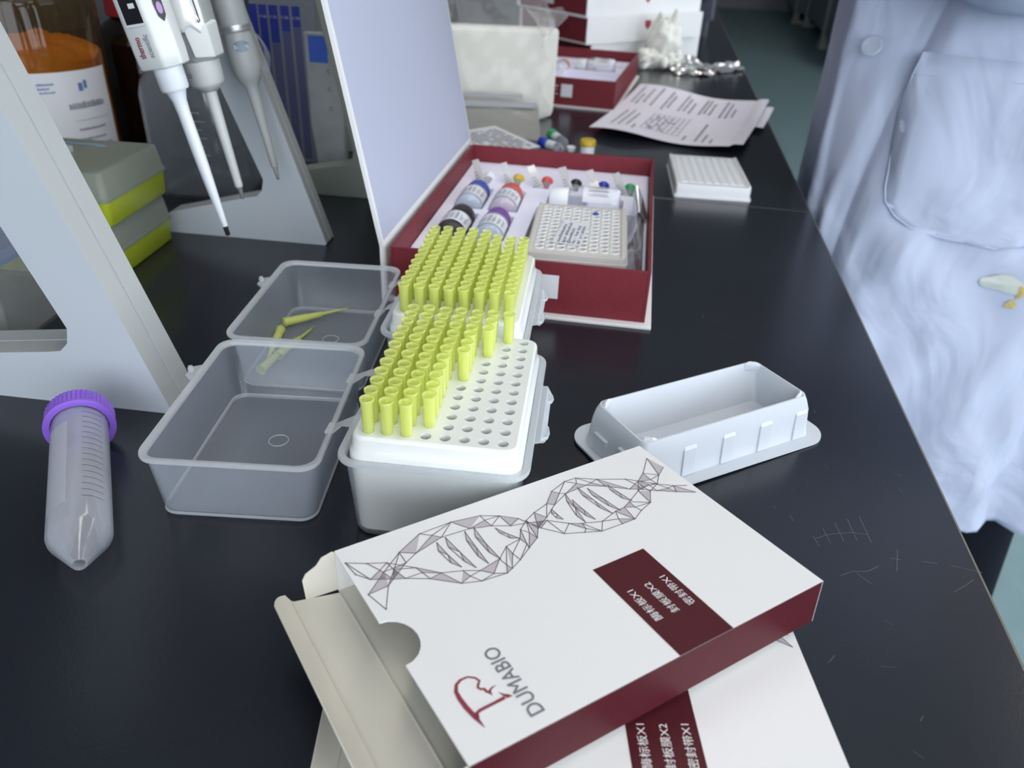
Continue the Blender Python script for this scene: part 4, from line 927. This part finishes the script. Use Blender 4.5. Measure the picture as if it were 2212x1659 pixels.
# clear square bottle
t = thing('clear_bottle', 'empty clear square bottle standing behind the far side frame', 'bottle', (-326, 828, 0), (0, 0, R(-4)))
mb = MB()
mb.loft([rr(84, 84, 20, 0), rr(96, 96, 24, 3), rr(101, 101, 26, 12), rr(101, 101, 26, 100), rr(97, 97, 27, 112), rr(84, 84, 28, 122), rr(58, 58, 26, 130), rr(44, 44, 21.5, 136), rr(42, 42, 20.8, 160),
         rr(39, 39, 19.3, 160), rr(41, 41, 20, 136), rr(56, 56, 26, 128), rr(82, 82, 28, 120), rr(95, 95, 27, 110), rr(99, 99, 26, 99), rr(99, 99, 26, 13), rr(93, 93, 23, 5), rr(60, 60, 22, 8)])
obj('bottle_wall', mb, M['glass'], t, auto=60)
mb = MB()
for k in range(7):
    mb.add([(6, -51, 40+k*8), (18+(k % 2)*5, -51, 40+k*8), (18+(k % 2)*5, -51, 41+k*8), (6, -51, 41+k*8)], [(0, 1, 2, 3)])
obj('scale_marks', mb, M['inkmid'], t)
mb = MB(); mb.lathe([(23, 150), (24, 151), (24, 172), (22, 174)], 48, rib=(2, .6, 152, 170)); obj('cap', mb, M['white'], t, auto=40)
# printed box with violet columns
t = thing('printed_box', 'grey box printed with violet columns and royal blue blocks', 'box', (-271, 925, 0), (0, 0, R(-6)))
mb = MB(); mb.loft([rr(76, 50, 3, 0, 0, 40), rr(76, 50, 3, 200, 0, 40)]); obj('body', mb, M['vgrey'], t, auto=50)
mb = MB(); mq = MB(); 
for k, (x0, x1, zt) in enumerate(((-37, -28, 112), (-26, -17, 120), (-14.5, -4.5, 130), (-1.5, 8.5, 142), (11.5, 20.5, 147))):
    mb.add([(x0, 14.8, 4), (x1, 14.8, 4), (x1, 14.8, zt-.3), (x0, 14.8, zt-.3)], [(0, 1, 2, 3)])
    mq.add([(x0, 14.7, zt), (x1, 14.7, zt), (x1, 14.7, 168), (x0, 14.7, 168)], [(0, 1, 2, 3)])
obj('violet_columns', mb, M['vpur'], t); bl = obj('blue_blocks', mq, M['vblue'], t)
for k, (x0, s) in enumerate(((-25.5, '11.56'), (-14, '11.56'), (-1, '11.56'), (12, '11.56'))): text(s, 4, M['inkfill'], bl, frame((x0, 14.5, 155), (1, 0, 0), (0, 0, 1)), name='lettering', width=8)
mb = MB()
for k in range(4): mb.add([(24.5, 14.6, 140-k*8.5), (27.3, 14.6, 140-k*8.5), (27.3, 14.6, 143.4-k*8.5), (24.5, 14.6, 143.4-k*8.5)], [(0, 1, 2, 3)])
obj('side_marks', mb, M['inkgrey'], t)
# small labelled carton and tube sheet between printed box and lid
t = thing('labelled_packet', 'pale packet with blue corner and black C marks beside the printed box', 'packet', (-213, 885, 0), (0, 0, R(-6)))
mb = MB(); mb.loft([rr(38, 14, 2, 58, 0, 0), rr(38, 14, 2, 150, 0, 0)]); mb.loft([rr(30, 12, 2, 0, 0, 4), rr(38, 14, 2, 58, 0, 0)]); obj('packet_body', mb, mat('pale_packet', (.35, .38, .38, 1), .5, noise=(60, .2)), t, auto=50)
mb = MB(); mb.add([(-14, -7.3, 122), (6, -7.3, 122), (6, -7.3, 148), (-14, -7.3, 148)], [(0, 1, 2, 3)]); obj('blue_corner', mb, mat('bright_blue', (.04, .12, .55, 1), .5), t)
for z in (74, 94, 112): text('C', 6, M['inkblack'], t, frame((4, -7.4, z), (1, 0, 0), (0, 0, 1)), name='lettering')
# ------------------------------------------------------------ cream packs in a plastic bag
t = thing('pack_bag', 'upright clear plastic bag of cream packs left of the farther kit box', 'bag', (-50, 1200, 0), (0, 0, R(3)))
mb = MB(); mb.loft([[(-120, 0, 1), (70, 0, 1), (92, 32, 1), (-115, 34, 1)], [(-122, 2, 10), (73, 2, 10), (95, 34, 10), (-118, 36, 10)], [(-120, 10, 118), (76, 10, 118), (97, 38, 118), (-118, 40, 118)], [(-118, 14, 124), (73, 14, 124), (93, 38, 124), (-115, 40, 124)]])
obj('cream_packs', mb, M['pack'], t, bevel=3)
def bagf(u, v):
    x = -124+204*u+(6*math.sin(v*20) if u > .95 else 0); z = 2+182*v+3*nz(u*8, v*8, 1, 1); 
    y = -7+11*v+2.5*nz(u*7, v*6, 1, 5)-4*math.exp(-((u-.32)/.03)**2)*(v > .12)-3*math.exp(-((u-.5+.25*v)/.03)**2)
    if v > .68: y += 10*(v-.68)*math.sin(u*14)+14*(v-.68)
    return (x, y, z)
mb = sheet(bagf, 40, 40, None); obj('bag_film', mb, M['bag'], t, auto=60)
def knot(u, v):
    a = u*2*PI; r_ = (5+16*v**1.3)*(1+.25*math.sin(a*3+v*4)); return (70+r_*math.cos(a)*1.3+8*v, 14+r_*math.sin(a)*.7, 112+36*v+4*math.sin(a*2))
mb = sheet(knot, 24, 10, None); obj('bag_knot', mb, M['bag'], t, auto=60)
mb = MB(); mb.T = frame((-92, -3, 78), (0, 0, -1), (1, 0, 0))
for k in range(4): scribble(mb, k*9, k*9+7, 0, 5)
obj('pack_print', mb, M['inkmid'], t)
# zip bag in front
t = thing('zip_bag', 'flat clear zip bag with rounded corner leaning behind the kit wall', 'bag', (-50, 1085, 0), (0, 0, R(4)))
def zf(u, v):
    r_ = 0
    x = -70+143*u; 
    if v > .85 and u > .9: x -= 60*(u-.9)*(v-.85)*10
    return (x, 0+78*v+1.5*nz(u*5, v*5, 1, 2), 2+34*v+1.6*nz(u*6, v*4, 1, 8)+1.2*math.sin(v*30)*(v > .6))
mb = sheet(zf, 20, 20, 1.2); obj('bag_film', mb, thin('milky_film', (.62, .62, .58, 1), .22, .15, .08, .5, .2), t, auto=60)
mb = sheet(lambda u, v: (-68+138*u, 61+10*v+1.5*nz(u*6, v, 1, 3), 30+5*v), 20, 2, .8); obj('zip_strip', mb, mat('grey_zip', (.36, .38, .42, 1), .4), t)
mb = sheet(lambda u, v: (-68+120*u, 80+8*v, 39+3*v+nz(u*6, v, 1, 3)), 20, 2, .8); obj('zip_strip', mb, bpy.data.materials['grey_zip'], t)
# plate map sheet
t = thing('printed_sheet', 'white sheet with a printed grid, corner showing behind the near kit box', 'paper', (-39.6, 1097, 0))
mb = MB(); u_ = Vector((70, -97, 0)).normalized(); w_ = Vector((u_.y, -u_.x, 0))
def shp(a, b): p = u_*a+w_*b; return (p.x, p.y, 15-.03*(a+b))
mb.loft([[(x, y, z+e) for x, y, z in (shp(0, 0), shp(105, 0), shp(105, 74), shp(0, 74))] for e in (0, .4)]); obj('paper', mb, M['lab'], t)
mb = MB(); rs_ = random.Random(4)
for r_ in range(9):
    a = 12
    while a < 95:
        w0 = rs_.uniform(2, 5)
        if rs_.random() < .85: mb.add([(lambda q: (q[0], q[1], q[2]+.6))(shp(a_, b_)) for a_, b_ in ((a, 8+r_*7), (a+w0, 8+r_*7), (a+w0, 12.5+r_*7), (a, 12.5+r_*7))], [(0, 1, 2, 3)])
        a += w0+.8
obj('sheet_print', mb, M['inkmid'], t)
# small capped vials on the table
def vial(label, capm, p, q, r=5.6, L=42, z=7):
    t = thing('sample_vial', label, 'vial'); d = Vector((q[0]-p[0], q[1]-p[1], q[2]-p[2])).normalized()   # p = cap end
    t.matrix_world = axis_m((p[0], p[1], p[2]), d)
    mb = MB(); mb.lathe([(r*1.12, 0), (r*1.2, 1), (r*1.15, 11), (r, 12)], 24); obj('cap', mb, capm, t, auto=45)
    mb = MB(); mb.lathe([(r, 11), (r, L-10), (r*.35, L), (r*.2, L+.5)], 24); obj('vial_body', mb, M['tube'], t, auto=45)
    mb = MB(); cylpatch(mb, r+.15, 0, 2*PI-.4, 14, 28, 24); obj('label', mb, M['lab'], t, smooth=True)
    return t
vial('small vial with a green cap lying on the table behind the near kit', M['gcap'], (37, 1096, 8), (58, 1048, 6), r=6.5, L=50)
vial('small vial with a blue cap lying on the table behind the near kit', M['blue2'], (22, 1052, 8), (68, 1010, 6), r=6)
t = thing('sample_vial', 'short white vial with a yellow collar standing behind the near kit', 'vial', (82, 1026, 0))
mb = MB(); mb.lathe([(8, 0), (9.3, 1), (9.3, 12), (8.8, 13)], 32); obj('vial_body', mb, M['white'], t, auto=45)
mb = MB(); mb.lathe([(9.6, 12.5), (10, 13), (10, 19), (9, 20.5)], 48, rib=(2, .3, 13, 19)); obj('collar', mb, M['ycap'], t, auto=45)
t = thing('tube_cap', 'small white snap cap lying beside the green capped vial', 'cap', (62, 1042, 0))
mb = MB(); mb.lathe([(5.5, .2), (6.2, 1), (6.2, 6), (5, 7)], 24); obj('cap_body', mb, M['white'], t, auto=45)

# ------------------------------------------------------------ instruction sheet
t = thing('instruction_sheet', 'folded printed instruction sheet lying by the worktop edge', 'paper')
PA = [Vector((201, 1472, 0)), Vector((398, 1360, 0)), Vector((91, 1142, 0)), Vector((289, 1064, 0))]
def pz(u, v):
    zf_ = 7*abs(v-.47)*(1.4 if v > .47 else .8)+4*math.sin(u*PI*2.2+.5)*(.4+.6*abs(v-.5)*2)+2.0
    if u > .93: zf_ += 3
    return zf_+3
def pf(u, v):     # v: 0 front, 1 back
    a = PA[2].lerp(PA[3], u); b = PA[0].lerp(PA[1], u); p = a.lerp(b, v)
    return p
def psheet(u, v): p = pf(u, v); return (p.x, p.y, pz(u, v))
mb = sheet(psheet, 36, 30, .35); obj('paper', mb, M['paper'], t, auto=60)
mb = sheet(lambda u, v: (lambda p: (p.x, p.y, pz(min(1, .5+u/2), v)*.5+.6))(pf(.55+.47*u, .48+.48*v)+Vector((4, -8, 0))), 20, 14, .3); obj('under_page', mb, M['paper'], t, auto=60)
mb = MB(); rgp = random.Random(21)
def pq(m__, u0, u1, v0, v1, off=.5):
    m__.add([(lambda p, u, v: (p.x, p.y, pz(u, v)+off))(pf(u, v), u, v) for u, v in ((u0, v0), (u1, v0), (u1, v1), (u0, v1))], [(0, 1, 2, 3)])
def column(u, v0, v1, w=.016):      # lines of text run along v
    v = v0
    while v < v1:
        dv = rgp.uniform(.012, .03); pq(mb, u, u+w*rgp.uniform(.7, 1), v, min(v+dv, v1)); v += dv+.006
for u, a, b in ((.06, .60, .95), (.10, .58, .78), (.145, .62, .9), (.21, .58, .95), (.30, .55, .93), (.335, .60, .86), (.42, .58, .94), (.455, .60, .88), (.50, .57, .80), (.57, .58, .92), (.60, .62, .93), (.64, .60, .86), (.72, .57, .93), (.76, .57, .9), (.80, .60, .78),
                (.10, .10, .44), (.15, .10, .46), (.20, .12, .40), (.25, .08, .16), (.60, .06, .14), (.68, .06, .42), (.73, .05, .20), (.78, .04, .12)):
    column(u, a, b)
for k in range(8):
    pq(mb, .30+k*.036, .304+k*.036, .12, .46)
for k in range(6): pq(mb, .30, .56, .12+k*.066, .123+k*.066)
for k in range(30): u = rgp.uniform(.30, .52); v = rgp.uniform(.12, .44); pq(mb, u, u+.02, v, v+.012)
obj('print', mb, M['inkmid'], t)

# ------------------------------------------------------------ crumpled latex glove, foil wrapper
t = thing('latex_glove', 'crumpled white latex glove standing in front of the stacked boxes', 'glove', (268, 1722, 0), (0, 0, R(20)))
def blob(cx, cy, cz, rx, ry, rz_, seed, n=22, amp=.22):
    mb_ = MB(); rings = []
    for i in range(n+1):
        th = PI*i/n; rg_ = []
        for j in range(n*2):
            ph = PI*j/n; k = 1+amp*nz(3*math.sin(th)*math.cos(ph)+seed, 3*math.sin(th)*math.sin(ph)+2*math.cos(th), 1.1, seed)+.10*math.sin(7*ph+4*th+seed)
            rg_.append((cx+rx*k*math.sin(th)*math.cos(ph), cy+ry*k*math.sin(th)*math.sin(ph), max(.6, cz+rz_*k*math.cos(th))))
        rings.append(rg_)
    return rings
mb = MB(); 
mb.loft(blob(2, 0, 48, 34, 22, 42, 1, amp=.3)); mb.loft(blob(-28, -6, 20, 26, 18, 20, 4, amp=.3)); mb.loft(blob(24, -4, 18, 22, 18, 18, 6, amp=.3))
obj('palm', mb, M['latex'], t, smooth=True)
for pth in ([(-4, 2, 66), (-12, 2, 86), (-13, 0, 98), (-6, 0, 104)], [(10, 2, 64), (20, 0, 82), (22, -2, 100), (25, -2, 112)], [(-26, -6, 24), (-42, -8, 30), (-52, -8, 26)], [(-30, -10, 14), (-46, -16, 6), (-50, -18, 3)], [(0, -14, 26), (-4, -26, 10), (-6, -32, 5)]):
    mb = MB(); nP = len(pth); mb.tube(pth, [11-6*k/(nP-1) for k in range(nP)], 10); obj('finger', mb, M['latex'], t, smooth=True, sub=1)
t = thing('foil_wrapper', 'torn silver foil wrapper lying at the worktop edge beside the glove', 'wrapper', (356, 1720, 0), (0, 0, R(14)))
def ff(u, v):
    x = -62+150*u; y = -46+92*v*(1-.55*u)+26*u-10*math.sin(u*4); z = 3+12*math.exp(-((v-.75)/.16)**2)*(1-.5*u)*(1+.4*math.sin(u*9))+6*abs(nz(u*9, v*8, 1.3, 4))+9*math.exp(-((u-.25)/.1)**2)
    return (x, y, z)
mb = sheet(ff, 26, 18, .4); obj('foil_sheet', mb, M['foil'], t, auto=30)
mb = sheet(lambda u, v: (-80+80*u, -58+40*v-16*u, 2+7*abs(nz(u*8, v*7, 1.4, 9))+3*v), 18, 12, .4); obj('foil_tail', mb, M['foil'], t, auto=30)
t = thing('dark_instrument', 'dark instrument housing at the far end, right behind the stacked boxes', 'instrument', (390, 2330, 0), (0, 0, R(-8)))
mb = MB(); mb.loft([rr(170, 150, 10, 0), rr(170, 150, 10, 40)]); mb.loft([rr(190, 165, 12, 40), rr(190, 165, 12, 260)]); obj('housing', mb, M['dark'], t, auto=50)
mb = MB(); mb.box(-70, 70, -84, -82.6, 80, 200); obj('front_panel', mb, M['black'], t)

# ------------------------------------------------------------ cabinets across the aisle
for k, (x, y, w) in enumerate(((2680, 7090, 1350), (2985, 8600, 1600), (3225, 10440, 1500))):
    t = thing('island_cabinet', 'grey island cabinet on white feet across the aisle, %s of three' % ('nearest', 'middle', 'farthest')[k], 'cabinet', (x, y, FZ), (0, 0, R(-10.5)))
    mb = MB(); mb.box(-60, 900, -100, w, 122, 840); obj('carcass', mb, M['grey'], t, bevel=4)
    mb = MB(); mb.box(-70, 950, -120, w+10, 842, 870); obj('countertop', mb, M['dark'], t)
    for (px_, py_) in ((0, 0), (0, w-40), (880, 0), (880, w-40)):
        px_ -= 70 if px_ == 0 else 0; mb = MB(); mb.box(px_-6, px_+60, py_, py_+60, 40, 838); lg = obj('corner_post', mb, M['cream'], t, bevel=3)
        mb = MB(); mb.box(px_-20, px_+120, py_-20, py_+80, 0, 42); obj('foot', mb, M['cream'], lg, bevel=4)

# ------------------------------------------------------------ the person at the right, standing at the bench
def person():
    t = thing('person', 'person in a white lab coat standing at the bench edge, seen from waist to knee', 'person', (0, 0, 0))
    # body: one skinned figure (mostly under the coat)
    me = bpy.data.meshes.new('body'); J = {}; V = []; E_ = []; RR = []
    def jn(n_, p, r, par=None):
        J[n_] = len(V); V.append(tuple(c*MM for c in p)); RR.append(r*MM)
        if par: E_.append((J[par], J[n_]))
    bx, by = 590, 990
    jn('pelvis', (bx, by, 110), 120); jn('waist', (bx, by, 260), 110, 'pelvis'); jn('chest', (bx, by, 450), 125, 'waist'); jn('neck', (bx-8, by, 620), 52, 'chest'); jn('headb', (bx-25, by, 700), 68, 'neck'); jn('headt', (bx-25, by, 800), 78, 'headb')
    for s, nm_ in ((-1, 'l'), (1, 'r')):
        jn('hip'+nm_, (bx, by+s*85, 60), 88, 'pelvis'); jn('knee'+nm_, (bx+(35 if s < 0 else 0), by+s*105, -340), 58, 'hip'+nm_); jn('ank'+nm_, (bx+20+(40 if s < 0 else 0), by+s*115, -715), 38, 'knee'+nm_)
        jn('sh'+nm_, (bx, by+s*180, 560), 55, 'chest'); jn('el'+nm_, (bx+60, by+s*225, 300), 42, 'sh'+nm_)
        jn('wr'+nm_, (bx-150, by+s*150, 292), 27, 'el'+nm_)
        jn('pa'+nm_, (bx-205, by+s*135, 292), 30, 'wr'+nm_)
        for q in range(4):
            jn('f%d'%q+nm_, (bx-250-(4 if q in (1, 2) else 0), by+s*135+(q-1.5)*19, 290), 9, 'pa'+nm_); jn('g%d'%q+nm_, (bx-284-(5 if q in (1, 2) else 0), by+s*135+(q-1.5)*20, 276), 8, 'f%d'%q+nm_)
        jn('th'+nm_, (bx-215, by+s*100, 284), 10, 'pa'+nm_); jn('ti'+nm_, (bx-250, by+s*88, 270), 8.5, 'th'+nm_)
    me.from_pydata(V, E_, []); o = bpy.data.objects.new('body', me); COL.objects.link(o); o.parent = t
    sk = o.modifiers.new('skin', 'SKIN'); sk.use_smooth_shade = True
    for i, v in enumerate(me.skin_vertices[0].data): v.radius = (RR[i], RR[i]); v.use_root = (i == 0)
    o.modifiers.new('sub', 'SUBSURF').render_levels = 1; o.modifiers['sub'].levels = 1
    me.materials.append(M['skin'])
    mb = MB(); mb.loft(blob(bx-20, by, 792, 88, 82, 96, 3, amp=.02)); obj('hair', mb, M['hair'], t, smooth=True)
    # trousers, shoes
    for s in (-1, 1):
        mb = MB(); rs = []
        for z, w, dx in ((90, 160, -50 if s < 0 else -20), (-100, 165, -30 if s < 0 else -10), (-340, 158, -8), (-560, 150, 14), (-735, 160, 20)):
            rs.append(rr(w, w, w*.46, z, bx+dx+(40 if s < 0 else 0), by+s*(88+.03*(90-z)), 6))
        mb.loft(rs); obj('trouser_leg', mb, M['trouser'], t, smooth=True, bevel=0)
        mb = MB(); sx, sy = bx-40+(40 if s < 0 else 0), by+s*115
        mb.loft([rr(285, 100, 48, FZ+.5, sx, sy), rr(290, 104, 50, FZ+14, sx, sy), rr(275, 96, 46, FZ+40, sx+4, sy), rr(150, 86, 40, FZ+75, sx+50, sy), rr(110, 80, 38, FZ+95, sx+66, sy)])
        obj('shoe', mb, M['shoe'], t, smooth=True)
    # the coat: near side faces the camera, front faces the bench
    def bxz(z):      # x of the front fold where the pocket side begins
        pts = [(600, 430), (212, 396), (168, 386), (139, 378), (108, 371), (83, 367), (48, 361), (10, 356), (-50, 350), (-400, 345)]
        for (z0, x0), (z1, x1) in zip(pts, pts[1:]):
            if z <= z0 and z >= z1: return x0+(x1-x0)*(z0-z)/(z0-z1)
        return pts[0][1] if z > 600 else pts[-1][1]
    from mathutils.geometry import interpolate_bezier
    zs = [-352+i*11 for i in range(0, 89)]
    rings = []
    for z in zs:
        fl = max(0, (60-z))/450; b = bxz(z)
        lx = 325+6*fl
        P = [(lx, 885), (lx+6, 868), (b-22, 842), (b-3, 833), (b, 822-18*fl), (b+12, 806-25*fl), (b+50, 790-40*fl), (500+20*fl, 776-42*fl), (570+30*fl, 775-38*fl), (640+60*fl, 790-25*fl), (700+90*fl, 850), (725+100*fl, 950), (725+100*fl, 1060), (690+80*fl, 1160+30*fl), (600, 1210+40*fl), (480, 1225+40*fl), (425, 1205+20*fl), (402, 1130), (384, 1030), (354, 950)]
        # smooth subdivision (Catmull-Rom), keeping the overlap edge crisp
        ring = []; n_ = len(P)
        for i in range(n_):
            p0, p1, p2, p3 = P[i-1], P[i], P[(i+1) % n_], P[(i+2) % n_]
            for k in range(6):
                f = k/6
                if i in (2, 3): x = p1[0]+(p2[0]-p1[0])*f; y = p1[1]+(p2[1]-p1[1])*f
                else:
                    x = .5*((2*p1[0])+(-p0[0]+p2[0])*f+(2*p0[0]-5*p1[0]+4*p2[0]-p3[0])*f*f+(-p0[0]+3*p1[0]-3*p2[0]+p3[0])*f**3)
                    y = .5*((2*p1[1])+(-p0[1]+p2[1])*f+(2*p0[1]-5*p1[1]+4*p2[1]-p3[1])*f*f+(-p0[1]+3*p1[1]-3*p2[1]+p3[1])*f**3)
                # drape: vertical folds growing towards the hem, slanted creases below the pocket
                s = (i+f); low = max(0, min(1, (20-z)/260)); mid = math.exp(-((z+10)/90)**2)
                d = 0
                if 4.6 < s < 12:
                    w = min(1, (s-4.6)/.7)
                    d = w*(-10*low*math.sin(x*.042+z*.004+1.2*math.sin(z*.011))-6.5*low*math.sin(x*.083-z*.016+1+.8*math.sin(z*.02))-5.0*mid*math.sin(x*.055+z*.05)-4.0*mid*math.sin(x*.09-z*.07+2)-3.0*math.sin(x*.05+z*.02)-3.4*low*math.sin(x*.12+z*.045)-2.4*low*math.sin(x*.07-z*.085+2)-1.2*math.sin(x*.2+z*.13)*low)
                elif s < 2.6: d = -2.0*math.sin(z*.03+s*2)-1.4*math.sin(z*.07-s)
                zz_ = z
                if z < -345: zz_ = z+8*math.sin(s*1.9)+ (14 if 4 < s < 7 else 0)*(1-(s-4)/3)
                ring.append((x, y+d, zz_))
        rings.append(ring)
    mb = MB(); mb.loft(rings, cap=(False, False)); coat = obj('lab_coat', mb, M['coat'], t, smooth=True)
    sd = coat.modifiers.new('thick', 'SOLIDIFY'); sd.thickness = .0016; sd.offset = 1
    # near surface depth at (x, z) for things sewn on it
    def ysurf(x, z):
        i = min(range(len(zs)), key=lambda q: abs(zs[q]-z)); best = min((p for p in rings[i] if p[1] < 880 and p[0] > bxz(z)), key=lambda p: abs(p[0]-x))
        ps = sorted(((p[0], p[1]) for p in rings[i] if p[1] < 900 and p[0] > bxz(z)-2))
        for (xa, ya), (xb, yb) in zip(ps, ps[1:]):
            if xa <= x <= xb and xb > xa: return ya+(yb-ya)*(x-xa)/(xb-xa)
        return best[1]
    # pocket: seam outline measured from the photograph, on the coat's near side
    def onc(px, pz_): return (px, ysurf(px, pz_)-2.2, pz_)
    left = [(374, 168), (370, 147), (370, 112), (369, 84), (369, 60), (369, 42), (371, 28), (381, 16), (398, 6), (425, 0), (456, -4), (478, -5), (516, -1)]
    right = [(545, 165), (545, 140), (545, 112), (545, 84), (545, 60), (545, 50), (545, 42), (545, 36), (545, 30), (545, 22), (545, 15), (545, 9), (545, 6)]
    V_, F_ = [], []; nU = 16
    for (a, za), (b_, zb) in zip(left, right):
        for k in range(nU+1):
            f = k/nU; x = a+(b_-a)*f; z = za+(zb-za)*f; p = onc(x, z); V_.append((p[0], p[1]-1.0*math.sin(x*.06+z*.05)-1.2, p[2]))
    for r_ in range(len(left)-1):
        for k in range(nU): q = r_*(nU+1)+k; F_.append((q, q+1, q+nU+2, q+nU+1))
    mb = MB(); mb.add(V_, F_); pk = obj('pocket', mb, M['coat'], coat, smooth=True); sd = pk.modifiers.new('thick', 'SOLIDIFY'); sd.thickness = .0016
    mb = MB(); mb.tube([(p[0], p[1]-2.6, p[2]) for p in (onc(x, z) for x, z in left)], 1.0, 6); obj('pocket_seam', mb, M['coat'], pk, smooth=True)
    mb = MB(); mb.tube([(lambda p: (p[0], p[1]-2.6, p[2]))(onc(x, 148+2*math.sin((x-370)*.02))) for x in range(372, 545, 8)], .7, 6); obj('pocket_hem', mb, M['coat'], pk, smooth=True)
    # yellow stains
    for (cx, cz, w, h, m_) in ((500, -42, 20, 9, 'stain2'), (516, -46, 4, 8, 'stain'), (512, -62, 5, 5, 'stain'), (493, -43, 3, 4, 'stain')):
        mb = MB(); pts = []
        for k in range(18):
            a = 2*PI*k/18; r_ = 1+.13*math.sin(3*a+cx)+.08*math.sin(5*a); x, z = cx+w*r_*math.cos(a), cz+h*r_*math.sin(a); pts.append((x, ysurf(x, z)-3.2, z))
        c_ = (cx, ysurf(cx, cz)-4.5, cz); mb.add([c_]+pts, [(0, 1+k, 1+(k+1) % 18) for k in range(18)]); obj('stain', mb, M[m_], coat)
    mb = MB(); mb.T = Matrix.Translation((337, 846, 167)) @ Matrix.Rotation(R(62), 4, 'X') @ Matrix.Rotation(R(-30), 4, 'Y')
    mb.lathe([(2, 0), (9.6, .3), (10.2, 1.6), (9.2, 2.8), (7.5, 2.2), (2, 2.0)], 32, cap=(True, True)); obj('button', mb, M['button'], coat, smooth=True)
    # sleeve of the near arm, folded across the front
    mb = MB(); rs = []
    A = [Vector((780, 850, 350)), Vector((650, 790, 300)), Vector((520, 765, 289)), Vector((410, 762, 292)), Vector((350, 775, 312)), Vector((310, 790, 330))]
    Rr = [95, 88, 84, 82, 74, 66]
    dense = []
    for i in range(len(A)-1):
        for k in range(6): f = k/6; dense.append((A[i].lerp(A[i+1], f), Rr[i]*(1-f)+Rr[i+1]*f))
    dense.append((A[-1], Rr[-1]))
    for i, (p, r_) in enumerate(dense):
        tt = (dense[min(i+1, len(dense)-1)][0]-dense[max(i-1, 0)][0]).normalized(); a_ = tt.cross(Vector((0, 0, 1))).normalized(); b_ = a_.cross(tt)
        rs.append([tuple(p+(r_+2.2*math.sin(j*1.3+i*.9)+1.5*math.sin(j*2.1-i*.6))*(math.cos(2*PI*j/24)*a_+math.sin(2*PI*j/24)*b_)) for j in range(24)])
    mb.loft(rs, cap=(False, False)); sl = obj('sleeve', mb, M['coat'], t, smooth=True); sd = sl.modifiers.new('thick', 'SOLIDIFY'); sd.thickness = .0016
person()
